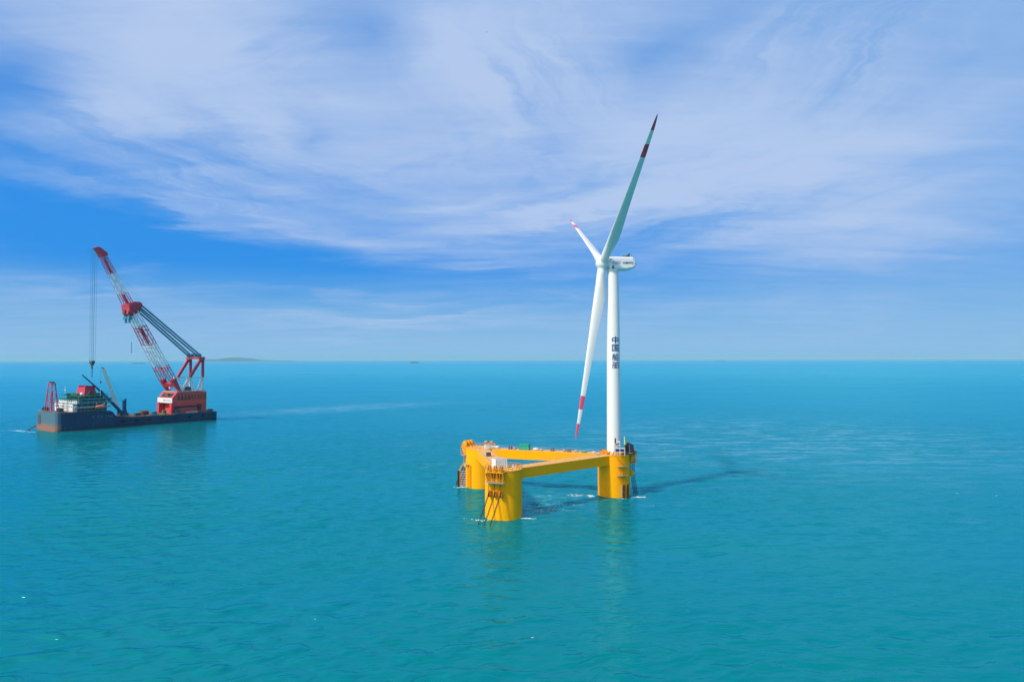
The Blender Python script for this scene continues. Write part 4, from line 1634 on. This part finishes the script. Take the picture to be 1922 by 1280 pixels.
for y in (8.0, 12.5, 19.0, 23.5):
    m = MB()
    for k in range(3):
        yy = y - 0.9 + k * 0.9
        m.poly([(112.5 + 1.7 * math.cos(2 * math.pi * i / 18), yy - 0.25, 56.1 + 1.7 * math.sin(2 * math.pi * i / 18)) for i in range(18)], [(112.5 + 1.7 * math.cos(2 * math.pi * i / 18), yy + 0.25, 56.1 + 1.7 * math.sin(2 * math.pi * i / 18)) for i in range(18)])
    m.build('sheave_block', cable_m, af)

# ---- boom
boom = empty('boom', (0, 0, 0))
boom.parent = ship
FOOT = Vector((94.2, 0, 25.9))
TIP = Vector((32.8, 0, 140.0))
YM = 15.5
BD = (TIP - FOOT).normalized()
BN = Vector((BD.z, 0, -BD.x))       # across the boom, in its own plane, towards the stern side
BLEN = (TIP - FOOT).length


def bp(f_, y, n_):
    return FOOT + BD * (f_ * BLEN) + BN * n_ + Vector((0, y, 0))


def leg_y(f_):
    """outer and inner chord offset from the middle"""
    if f_ < 0.58:
        k = f_ / 0.58
        return 11.0 + (6.0 - 11.0) * k, 6.6 + (1.6 - 6.6) * k
    k = (f_ - 0.58) / 0.42
    return 6.0 + (3.4 - 6.0) * k, 1.6 + (0.9 - 1.6) * k


def dep(f_):
    if f_ < 0.1:
        return 2.2 + 22 * f_ * 0.9
    return 4.2 - 1.9 * max(0, (f_ - 0.5) / 0.5)


def section(f0, f1, mtl, ch=0.31, la=0.13, n=None):
    n = n or max(2, int((f1 - f0) * BLEN / 3.6))
    for sg in (-1, 1):
        m = MB()
        for i in range(n):
            a, b = f0 + (f1 - f0) * i / n, f0 + (f1 - f0) * (i + 1) / n
            ya, yb = leg_y(a), leg_y(b)
            da, db = dep(a) / 2, dep(b) / 2
            ca = [bp(a, YM + sg * ya[0], -da), bp(a, YM + sg * ya[1], -da), bp(a, YM + sg * ya[1], da), bp(a, YM + sg * ya[0], da)]
            cb = [bp(b, YM + sg * yb[0], -db), bp(b, YM + sg * yb[1], -db), bp(b, YM + sg * yb[1], db), bp(b, YM + sg * yb[0], db)]
            if f0 > 0.6:
                ch, la = 0.24, 0.10
            for k in range(4):
                m.tube(ca[k], cb[k], ch, n=5, cap=False)
                m.tube(ca[k], ca[(k + 1) % 4], la, n=4)
                if i % 2:
                    m.tube(ca[k], cb[(k + 1) % 4], la, n=4)
                else:
                    m.tube(ca[(k + 1) % 4], cb[k], la, n=4)
        m.build('boom_section', mtl, boom)


for f0, f1, mt in ((0.085, 0.19, ship_red), (0.19, 0.345, boom_white), (0.345, 0.475, ship_red), (0.475, 0.575, boom_white), (0.62, 0.70, ship_red), (0.70, 0.835, boom_white), (0.835, 0.945, ship_red)):
    section(f0, f1, mt)
# cross frames between the two legs
for f_, mt, w_ in ((0.165, ship_red, 0.9), (0.335, boom_white, 0.4), (0.315, boom_white, 0.4), (0.465, ship_red, 0.8), (0.44, ship_red, 0.5), (0.70, ship_red, 0.5), (0.93, ship_red, 0.7)):
    m = MB()
    yi = leg_y(f_)[0]
    for n_ in (-dep(f_) / 2, dep(f_) / 2):
        m.tube(bp(f_, YM - yi, n_), bp(f_, YM + yi, n_), w_ / 2, n=5)
    m.build('cross_frame', mt, boom)
m = MB()   # central ladder trunks in the red bands
for f0, f1 in ((0.35, 0.46), (0.63, 0.69), (0.84, 0.92)):
    m.tube(bp(f0, YM, 0), bp(f1, YM, 0), 0.45, n=5)
    m.tube(bp(f0, YM - 0.9, 0), bp(f1, YM - 0.9, 0), 0.3, n=5)
m.build('ladder_trunk', ship_red, boom)
# solid boom foot: two plates joined by a cross box
m = MB()
for sg in (-1, 1):
    y0, y1 = leg_y(0.0), leg_y(0.09)
    a = [bp(-0.005, YM + sg * 10.9, -1.0), bp(-0.005, YM + sg * 8.8, -1.0), bp(-0.005, YM + sg * 8.8, 1.0), bp(-0.005, YM + sg * 10.9, 1.0)]
    b = [bp(0.085, YM + sg * 10.5, -2.0), bp(0.085, YM + sg * 5.7, -2.0), bp(0.085, YM + sg * 5.7, 2.0), bp(0.085, YM + sg * 10.5, 2.0)]
    m.poly(a, b)
a = [bp(0.035, YM - 8, -1.3), bp(0.035, YM + 8, -1.3), bp(0.035, YM + 8, 1.3), bp(0.035, YM - 8, 1.3)]
b = [bp(0.062, YM - 7.6, -1.5), bp(0.062, YM + 7.6, -1.5), bp(0.062, YM + 7.6, 1.5), bp(0.062, YM - 7.6, 1.5)]
m.poly(a, b)
m.build('boom_foot', ship_red, boom)
# knuckle: heavy curved head where the luffing ropes meet the boom
m = MB()
rings = []
for f_, n0, n1, hw in ((0.560, -4.0, 3.0, 5.6), (0.580, -4.4, 5.5, 6.4), (0.600, -3.8, 7.6, 6.6), (0.618, -3.0, 6.6, 6.5), (0.632, -2.5, 3.2, 6.0)):
    rings.append([bp(f_, YM - hw, n0), bp(f_, YM + hw, n0), bp(f_, YM + hw, n1), bp(f_, YM - hw, n1)])
m.loft(rings)
m.build('knuckle', ship_red, boom)
m = MB()      # bracket carrying the main blocks, on the bow side
m.loft([[bp(0.602, YM - 6, -2.5), bp(0.602, YM + 6, -2.5), bp(0.575, YM + 6, -2.5), bp(0.575, YM - 6, -2.5)],
        [(54.0, YM - 5.5, 93.2), (54.0, YM + 5.5, 93.2), (58.6, YM + 5.5, 93.2), (58.6, YM - 5.5, 93.2)],
        [(53.2, YM - 5.2, 89.2), (53.2, YM + 5.2, 89.2), (58.0, YM + 5.2, 89.2), (58.0, YM - 5.2, 89.2)]])
mbk = m.build('block_bracket', ship_red, boom)
m = MB()
m.box((52.9, YM, 91.0), (1.0, 3.0, 3.4))
m.build('bracket_opening', greyd, mbk)
m = MB()      # boom tip head
m.loft([[bp(0.945, YM - 3.9, -1.6), bp(0.945, YM + 3.9, -1.6), bp(0.945, YM + 3.9, 2.2), bp(0.945, YM - 3.9, 2.2)],
        [bp(0.960, YM - 3.8, -1.8), bp(0.960, YM + 3.8, -1.8), bp(0.960, YM + 3.8, 3.0), bp(0.960, YM - 3.8, 3.0)],
        [bp(1.005, YM - 2.8, -2.6), bp(1.005, YM + 2.8, -2.6), bp(1.005, YM + 2.8, 0.2), bp(1.005, YM - 2.8, 0.2)],
        [bp(1.012, YM - 2.6, -3.8), bp(1.012, YM + 2.6, -3.8), bp(1.012, YM + 2.6, -1.4), bp(1.012, YM - 2.6, -1.4)]])
m.build('boom_tip', ship_red, boom)

# ropes and hooks hanging from the boom
m = MB()
for g0, g1 in ((10.9, 7.0), (20.1, 21.5)):
    for k in range(4):
        for j in range(2):
            a = bp(0.603 - 0.012 * j, g0 - 1.4 + k * 0.95, 6.6 - 1.6 * j)
            b = Vector((112.0 - 1.0 * j, g1 - 0.6 + k * 1.05, 57.6 - 1.8 * j))
            m.tube(a, b, 0.19, n=4)
m.build('luffing_rope', cable_m, boom)
m = MB()
for y in (13.0, 18.0):
    prev_ = None
    for i in range(17):
        u = i / 16
        q = bp(0.95, y, 2.6).lerp(Vector((111.5, y, 56.0)), u) + Vector((0, 0, -9.5 * 4 * u * (1 - u) * 0.55))
        if prev_ is not None:
            m.tube(prev_, q, 0.05, n=4)
        prev_ = q
m.build('pendant_line', greyl, boom)
m = MB()
TOPL = bp(1.01, YM, -3.6)
for dy in (-2.0, 2.0):
    for dx in (-0.9, 0.5, 2.1):
        if (dy, dx) in ((-0.8, 0.5),):
            continue
        m.tube((TOPL.x + dx, YM + dy, TOPL.z + (0.5 if dx < 1 else 0)), (TOPL.x + dx * 0.8, YM + dy * 0.9, 51.6), 0.085, n=4)
m.build('hoist_rope', cable_m, boom)
hk = empty('hook_block', on_ship(TOPL.x + 0.3, YM, 48.6), SHA, 'dark hook block hanging low on long ropes from the boom tip', 'hook block')
m = MB()
m.bevel_box((0, 0, 2.2), (2.4, 5.0, 2.0), 0, 0.3)
m.loft([frest(1.2, 0, 0, 2.0, 3.6), frest(-0.6, 0, 0, 1.2, 1.6)])
m.build('block', greyd, hk)
m = MB()
m.ring((0, 0, -1.6), (1, 0, 0), 1.1, 0.4, 14, 6, arc=4.4, a0=1.2)
m.build('hook', greyd, hk)
m = MB()
m.tube((0, 0, -2.6), (0, 0, -9.8), 0.42, n=6)
m.build('sling', cable_m, hk)
for k, (y, lb) in enumerate(((12.6, 'main hook block under boom knuckle, nearer of the two'), (18.4, 'main hook block under boom knuckle, farther of the two'))):
    mk = empty('main_hook', on_ship(55.6, y, 82.4), SHA, lb, 'hook block', 'twin main hook blocks')
    m = MB()
    m.bevel_box((0, 0, 3.6), (2.8, 4.6, 2.2), 0, 0.25)
    m.build('block', cable_m, mk)
    m = MB()
    for dy in (-1.5, -0.75, 0, 0.75, 1.5):
        for dx in (-0.9, 0.9):
            m.tube((dx, dy, 4.6), (dx, dy * 0.9, 7.0), 0.16, n=4)
    m.build('fall_rope', greyl, mk)
    m = MB()
    m.tube((0, 0, 2.6), (0, 0, 0.9), 0.7, n=8)
    m.ring((0, -0.95, 1.1), (1, 0, 0), 1.0, 0.36, 10, 6, arc=3.3, a0=1.6)
    m.ring((0, 0.95, 1.1), (1, 0, 0), 1.0, 0.36, 10, 6, arc=3.3, a0=1.4)
    m.build('hook', cable_m, mk)
ah = empty('auxiliary_hook', on_ship(58.9, YM, 58.5), SHA, 'thin auxiliary hook rod dangling free left of the boom', 'hook')
m = MB()
m.tube((0, 0, 0.8), (0, 0, 8.4), 0.26, n=6)
m.build('rod', cable_m, ah)
m = MB()
m.ring((0, 0, 0.3), (1, 0, 0), 0.55, 0.22, 10, 5, arc=4.5, a0=1.2)
m.build('hook', cable_m, ah)
m = MB()
m.tube((0, 0, 8.4), (0, 0, 31), 0.03, n=4)
m.build('rope', greyl, ah)

# ---- blue deck crane
bc = empty('deck_crane', on_ship(49.0, 7.5, 7.5), SHA, 'dark blue pedestal deck crane with solid jib raised towards the bow', 'deck crane')
m = MB()
m.lathe([(2.2, 0), (1.9, 1.0), (1.7, 3.0)], n=16)
m.box((-0.5, 0, 4.0), (6.0, 3.2, 2.2))
m.build('pedestal', blue_crane, bc)
m = MB()
m.bevel_box((1.2, 0.3, 8.8), (2.3, 2.2, 8.2), 0, 0.2)
m.bevel_box((1.9, 0.3, 11.6), (1.0, 2.0, 5.0), 0, 0.15)
m.build('mast', blue_crane, bc)
m = MB()


def jsec(x, z, hw, hh):
    return [(x, -hw, z - hh), (x, hw, z - hh), (x, hw, z + hh), (x, -hw, z + hh)]


m.loft([jsec(-1.0, 3.4, 1.0, 1.3), jsec(-8, 11.2, 1.0, 1.25), jsec(-16.5, 20.5, 0.85, 1.05), jsec(-17.2, 21.2, 0.65, 0.75), jsec(-30.0, 33.7, 0.4, 0.42)])
m.build('jib', blue_crane, bc)
m = MB()
m.tube((1.2, 0, 12.0), (-17, 0.2, 21.8), 0.09, n=4)
m.tube((-29.6, 0, 33.3), (-29.6, 0, 28.0), 0.06, n=4)
m.build('rope', cable_m, bc)

# ---- yellow lattice crawler crane behind
yc = empty('crawler_crane', on_ship(58.0, 29.5, 7.4), SHA, 'weathered yellow crane with thin lattice jib behind the blue deck crane', 'crane')
m = MB()
m.bevel_box((1.0, 0, 2.6), (5.5, 3.2, 2.8), 0, 0.25)
m.build('cab', yel_crane, yc)
m = MB()
for y in (-1.7, 1.7):
    m.bevel_box((0.5, y, 0.6), (6.0, 0.9, 1.1), 0, 0.3)
m.build('track', greyd, yc)
m = MB()
A_, B_ = Vector((-1.2, 0, 2.2)), Vector((-14.6, 0, 39.0))
dd = (B_ - A_).normalized()
nn_ = Vector((dd.z, 0, -dd.x))
nb_ = 16
for i in range(nb_):
    qa, qb = A_.lerp(B_, i / nb_), A_.lerp(B_, (i + 1) / nb_)
    ra = 0.8 if 0 < i < nb_ else 0.3
    rb = 0.8 if 0 < i + 1 < nb_ else 0.3
    ca = [qa + nn_ * ra * a_ + Vector((0, ra * b_, 0)) for a_, b_ in ((-1, -1), (1, -1), (1, 1), (-1, 1))]
    cb = [qb + nn_ * rb * a_ + Vector((0, rb * b_, 0)) for a_, b_ in ((-1, -1), (1, -1), (1, 1), (-1, 1))]
    for k in range(4):
        m.tube(ca[k], cb[k], 0.15, n=4)
        m.tube(ca[k], cb[(k + 1) % 4], 0.08, n=4)
m.build('jib', yel_crane, yc)
m = MB()
m.tube(B_, (B_.x - 1.4, 0, B_.z - 0.4), 0.3, n=5)
m.tube((B_.x - 1.4, 0, B_.z - 0.4), (B_.x - 1.4, 0, B_.z - 11.0), 0.08, n=4)
m.tube(B_, (4.5, 0, 6.0), 0.07, n=4)
m.build('rope', cable_m, yc)
m = MB()
m.lathe([(0.2, 0), (0.55, 0.3), (0.55, 1.6), (0.25, 2.0)], (B_.x - 1.4, 0, B_.z - 12.8), 8)
m.build('hook', greyd, yc)

# ---- deck cargo
rr = random.Random(21)


def drum(s, t, z, r, h, mtl, lb, cat='tank', lying=False):
    g = empty(cat.replace(' ', '_'), on_ship(s, t, z), SHA + rr.uniform(-.3, .3), lb, cat)
    m = MB()
    if lying:
        m.tube((-h / 2, 0, r), (h / 2, 0, r), r, n=20)
    else:
        m.lathe([(r, 0), (r, h * .9), (r * .6, h), (0.1, h * 1.03)], n=20)
    m.build('shell', mtl, g, smooth=True)
    m = MB()
    for k in (0.25, 0.75):
        if lying:
            m.ring((-h / 2 + h * k, 0, r), (1, 0, 0), r + 0.03, 0.1, 20, 4)
        else:
            m.ring((0, 0, h * k), (0, 0, 1), r + 0.03, 0.1, 20, 4)
    m.build('hoop', greyd, g)


ZS = 7.15
drum(73.0, 6.0, ZS, 2.1, 3.2, mat('blue_tank', (0.02, 0.20, 0.36), 0.5), 'round bright blue tank on the mid deck of the crane vessel')
drum(70.0, 16.0, ZS, 1.9, 6.0, rustm, 'reddish brown tank lying on deck behind the blue tank', 'tank', True)
drum(66.0, 12.0, ZS, 1.5, 2.6, rustm, 'upright rusty tank left of the lying brown tank', 'tank')
crate('winch_housing', on_ship(61.0, 9.0, ZS + 0.2), (4.0, 3.0, 2.2), SHA, greyd, 'dark winch housing on deck right of the blue deck crane', 'winch')
crate('pallet_crate', on_ship(64.5, 6.5, ZS + 0.2), (2.2, 2.0, 1.4), SHA + .3, rustm, 'small rusty crate beside the dark winch housing on deck', 'crate')
crate('green_locker', on_ship(84.0, 11.0, ZS), (2.6, 2.2, 3.2), SHA, mat('locker_teal', (0.03, 0.22, 0.24), 0.6), 'teal locker under the white banner of the crane house', 'locker')
crate('steel_box', on_ship(56.0, 20.0, ZS + 0.3), (5.0, 4.0, 2.0), SHA + .1, greyd, 'low dark steel box in front of the yellow crane', 'box')
g = empty('hose_pile', on_ship(79.0, 5.0, ZS), SHA, 'coiled yellow hose pile on deck near the crane house', 'hose')
m = MB()
for k in range(5):
    m.ring((rr.uniform(-1.5, 1.5), rr.uniform(-1, 1), 0.35 + 0.3 * k), (rr.uniform(-.2, .2), rr.uniform(-.2, .2), 1), rr.uniform(1.1, 1.9), 0.2, 16, 5)
m.tube((-4.5, 0, 1.6), (2, 0.3, 1.2), 0.3, n=6)
m.build('coil', mat('hose_yellow', (0.60, 0.40, 0.04), 0.6), g)
g = empty('mooring_winch', on_ship(88.5, 2.5, ZS), SHA, 'round black mooring winch at near foot of crane house portal', 'winch')
m = MB()
for y in (-1.2, 1.2):
    m.poly([(2.2 * math.cos(2 * math.pi * i / 20) + 2, y - 0.15, 2.2 + 2.1 * math.sin(2 * math.pi * i / 20)) for i in range(20)], [(2.2 * math.cos(2 * math.pi * i / 20) + 2, y + 0.15, 2.2 + 2.1 * math.sin(2 * math.pi * i / 20)) for i in range(20)])
m.tube((2, -1.1, 2.2), (2, 1.1, 2.2), 1.5, n=16)
m.build('drum', greyd, g)
m = MB()
m.box((2, 0, 0.3), (6, 3.4, 0.5))
m.build('bedplate', greyd, g)
g = empty('pipe_stack', on_ship(103.0, 2.3, ZS), SHA, 'stack of pale grey pipes lying beside the red crane house', 'pipe stack')
for k, (y, z) in enumerate(((-0.8, 0.4), (0, 0.4), (0.8, 0.4), (-0.4, 1.1), (0.4, 1.1))):
    m = MB()
    m.tube((-5, y, z), (5, y, z), 0.38, n=10)
    m.build('pipe', greyl, g, smooth=True)
STERN = [(112, 2.5, 2.6, 1.6, 'black winch gear on the near stern deck beside the house'), (119.5, 4.0, 2.4, 1.9, 'dark bollard gear just behind the crane house at stern'),
         (122.5, 6.5, 2.0, 2.3, 'dark windlass standing at the extreme stern, near side'), (123.0, 20, 2.8, 2.4, 'dark windlass standing at the stern, far side')]
for s, t, w_, h_, lb in STERN:
    g = empty('windlass', on_ship(s, t, ZS), SHA, lb, 'windlass')
    m = MB()
    m.tube((-w_ * .8, 0, h_ * .5), (w_ * .8, 0, h_ * .5), h_ * .38, n=14)
    for x in (-w_ * .8, 0, w_ * .8):
        m.tube((x - .12, 0, h_ * .5), (x + .12, 0, h_ * .5), h_ * .5, n=16)
    m.build('drum', greyd, g)
    m = MB()
    m.box((0, 0, h_ * .12), (w_ * 2.0, h_ * .9, h_ * .24))
    m.build('bedplate', greyd, g)
BOWG = [(3.0, 29.0, 'dark anchor winch on the bow deck, far left'), (4.5, 8.0, 'dark anchor winch on the bow deck, between tower and white house')]
for s, t, lb in BOWG:
    g = empty('anchor_winch', on_ship(s, t, 13.9), SHA, lb, 'winch')
    m = MB()
    m.tube((0, -2.2, 1.6), (0, 2.2, 1.6), 1.1, n=16)
    for y in (-2.2, 0, 2.2):
        m.tube((0, y - .15, 1.6), (0, y + .15, 1.6), 1.6, n=18)
    m.build('drum', greyd, g)
    m = MB()
    m.box((0, 0, 0.25), (3.6, 5.4, 0.5))
    m.build('bedplate', greyd, g)
m = MB()
a = on_ship(-1.2, 34, 10)
m.path([(a[0], a[1], a[2]), (a[0] - 22, a[1] - 12, 4.5), (a[0] - 45, a[1] - 24, 0.6), (a[0] - 60, a[1] - 32, -0.5)], 0.10, 4)
tag(m.build('anchor_cable', cable_m), 'thin dark anchor cable slanting from the crane vessel bow into water', 'cable')

# ------------------------------------------------------------------ far things on the horizon


def hill(name, x0, x1, Y, prof, depth, mtl):
    """ridge: prof gives heights along it; a rounded body with real depth"""
    m = MB()
    n = len(prof)
    rings = []
    for i, h_ in enumerate(prof):
        x = x0 + (x1 - x0) * i / (n - 1)
        r_ = []
        for k in range(9):
            a = math.pi * k / 8
            dd_ = depth * (0.35 + 0.65 * math.sqrt(max(h_, 1) / max(prof)))
            r_.append((x, Y - dd_ / 2 * math.cos(a), -5 + (h_ + 5) * math.sin(a) ** 0.8))
        rings.append(r_)
    m.loft(rings)
    return m.build(name, mtl, smooth=True)


# island far off, between the crane ship and the turbine
prof = []
for i in range(90):
    u = i / 89
    h_ = 105 * math.exp(-((u - 0.08) / 0.06) ** 2) + 165 * math.exp(-((u - 0.27) / 0.11) ** 2) + 90 * math.exp(-((u - 0.40) / 0.10) ** 2) + 45 * math.exp(-((u - 0.62) / 0.22) ** 2)
    h_ *= 1 + 0.16 * noise.noise(Vector((i * 0.35, 3, 0)))
    prof.append(max(0.5, h_ * min(1, (1 - u) * 5, u * 12 + .1)))
YI = 34000.0
isl = hill('island_hills', (380 - 961) / 1281.3 * YI, (590 - 961) / 1281.3 * YI, YI, prof, 3500, hillm)
tag(isl, kind='structure')
prof = [4 + 9 * math.sin(math.pi * i / 23) ** 0.5 * (1 + 0.25 * noise.noise(Vector((i * .6, 1, 7)))) for i in range(24)]
rf = hill('rocky_islet', -5955, -5750, 10700, prof, 110, rockm)
tag(rf, 'long low dark islet on the water behind the crane ropes', 'islet')


def cargo(loc, rz, Ls_, label):
    g = empty('cargo_ship', loc, rz, label, 'cargo ship')
    m = MB()
    sec = lambda x, w_, zt: [(x, -w_ * .6, -2), (x, -w_, 5), (x, -w_, zt), (x, w_, zt), (x, w_, 5), (x, w_ * .6, -2)]
    m.loft([sec(-Ls_ / 2, 11, 13), sec(-Ls_ * .3, 14, 12), sec(Ls_ * .3, 14, 12), sec(Ls_ * .45, 7, 14), sec(Ls_ / 2, 1, 16)])
    m.build('hull', greyd, g)
    m = MB()
    m.box((-Ls_ * .40, 0, 19), (14, 22, 14))
    m.box((-Ls_ * .40, 0, 28), (9, 24, 4))
    m.build('bridge', white_p, g)
    m = MB()
    m.box((Ls_ * .02, 0, 15), (Ls_ * .6, 20, 5.5))
    m.build('cargo', greyd, g)
    return g


cargo((-1720, 12000, 0), R(3), 165, 'distant dark cargo ship on the horizon between crane vessel and turbine')
cargo((7450, 24500, 0), R(-4), 300, 'tiny dark ship on the horizon right of the turbine')


def bird(loc, rz, span, label):
    g = empty('seabird', loc, rz, label, 'bird')
    m = MB()
    rings = []
    for u, r_ in ((-.5, .01), (-.32, .05), (-.1, .085), (.12, .08), (.28, .05), (.38, .035), (.44, .008)):
        rings.append([(u * span * .55, r_ * span * .6 * math.cos(2 * math.pi * i / 8), r_ * span * .6 * math.sin(2 * math.pi * i / 8)) for i in range(8)])
    m.loft(rings)
    for sg in (-1, 1):
        w_ = [[(.08 * span, 0, 0), (-.08 * span, 0, 0), (-.08 * span, 0, .012 * span), (.08 * span, 0, .012 * span)],
              [(.07 * span, sg * .24 * span, .09 * span), (-.06 * span, sg * .24 * span, .09 * span), (-.06 * span, sg * .24 * span, .1 * span), (.07 * span, sg * .24 * span, .1 * span)],
              [(-.03 * span, sg * .5 * span, .03 * span), (-.06 * span, sg * .5 * span, .03 * span), (-.06 * span, sg * .5 * span, .035 * span), (-.03 * span, sg * .5 * span, .035 * span)]]
        m.loft(w_)
    m.build('body', birdm, g, smooth=True)


bird((-11.1, 300, 197.6), R(70), 1.25, 'tiny dark bird high in the sky above and left of the turbine')
bird((51.7, 300, 101.2), R(120), 0.9, 'tiny dark bird just above the turbine nacelle')

# ------------------------------------------------------------------ foam patches round the columns and at the bow
foam_m = mat('sea_foam', (0.74, 0.80, 0.82), 0.8, dirt=0.08, dscale=1.5)
fb = MB()
rr = random.Random(11)


def wave_z(x, y):
    """height of the sea surface at a point"""
    z = sum(am * math.sin(kx * x + ky * y + ph_) for kx, ky, am, ph_ in WAVES)
    e_ = 0.85 + 0.16 * sum(math.sin(kx * x + ky * y + ph_) for kx, ky, ph_ in gw)
    fd = max(0, min(1, (1300 - math.hypot(x, y)) / 1000))
    return z * max(0.35, min(1.5, e_)) * fd * fd


def foam(x, y, lx, ly, rot, n):
    for _ in range(n):
        u, v_ = rr.gauss(0, .42), rr.gauss(0, .42)
        px = x + u * lx * math.cos(rot) - v_ * ly * math.sin(rot)
        py = y + u * lx * math.sin(rot) + v_ * ly * math.cos(rot)
        if any((px - C[0]) ** 2 + (py - C[1]) ** 2 < (RC + 0.15) ** 2 for C in (C1, C2, C3)):
            continue
        r_ = rr.uniform(0.05, 0.2) if n > 5 else rr.uniform(0.03, 0.08)
        k = rr.randint(5, 8)
        a0 = rr.uniform(0, 6)
        st = rr.uniform(1.2, 3.0)
        pts = []
        for i in range(k):
            a = a0 + 2 * math.pi * i / k
            q = r_ * rr.uniform(.5, 1.2)
            ex, ey = q * st * math.cos(a), q * .55 * math.sin(a)
            pts.append((px + ex * math.cos(rot) - ey * math.sin(rot), py + ex * math.sin(rot) + ey * math.cos(rot), 0.008))
        pts = pts if True else pts
        wz = wave_z(px, py)
        fb.poly([(p_[0], p_[1], wz - 0.05) for p_ in pts], [(p_[0], p_[1], wz + 0.06) for p_ in pts])


foam(4.8, 225.6, 2.2, 0.8, 0.0, 80)
foam(-10.5, 223.5, 5, 1.2, -0.6, 34)
foam(24.4, 263.5, 3.4, 1.6, 0.2, 60)
foam(30.0, 262.5, 1.4, 3.0, 0.1, 70)
foam(48.3, 260.2, 2.6, 0.8, 0.0, 80)
foam(41.0, 257.6, 3.5, .3, 0.0, 14)
foam(-20.5, 281, 2.4, 2.0, 0.0, 60)
foam(10, 236, 9, 4, 0.5, 40)
foam(14, 246, 12, 5, 0.3, 36)
foam(171.9, 265.7, 1.2, .3, 0, 4)
foam(184.5, 261.5, 1.2, .3, 0, 4)
foam(3.9, 129.2, .25, .1, 0, 2)
foam(-39.6, 138.6, .3, .12, 0, 2)
foam(49.8, 243.7, 3, .5, .1, 5)
foam(-366, 508, 12, 4, -0.3, 150)
foam(-352, 499, 9, 1.5, -0.1, 50)
tag(fb.build('foam', foam_m), 'scattered white sea foam around the columns and vessel bow', 'foam', kind='stuff')

# ------------------------------------------------------------------ haze
hz = MB()
hz.box((0, 15000, 99), (150000, 150000, 206))
ho = hz.build('haze', bpy.data.materials.new('sea_haze'))
tag(ho, kind='stuff')
hm = ho.data.materials[0]
hm.use_nodes = True
hm.node_tree.nodes.clear()
vo = hm.node_tree.nodes.new('ShaderNodeVolumePrincipled')
vo.inputs['Color'].default_value = (0.40, 0.84, 1.0, 1)
vo.inputs['Density'].default_value = 2.6e-5
vo.inputs['Anisotropy'].default_value = 0.0
oo = hm.node_tree.nodes.new('ShaderNodeOutputMaterial')
hm.node_tree.links.new(vo.outputs[0], oo.inputs['Volume'])
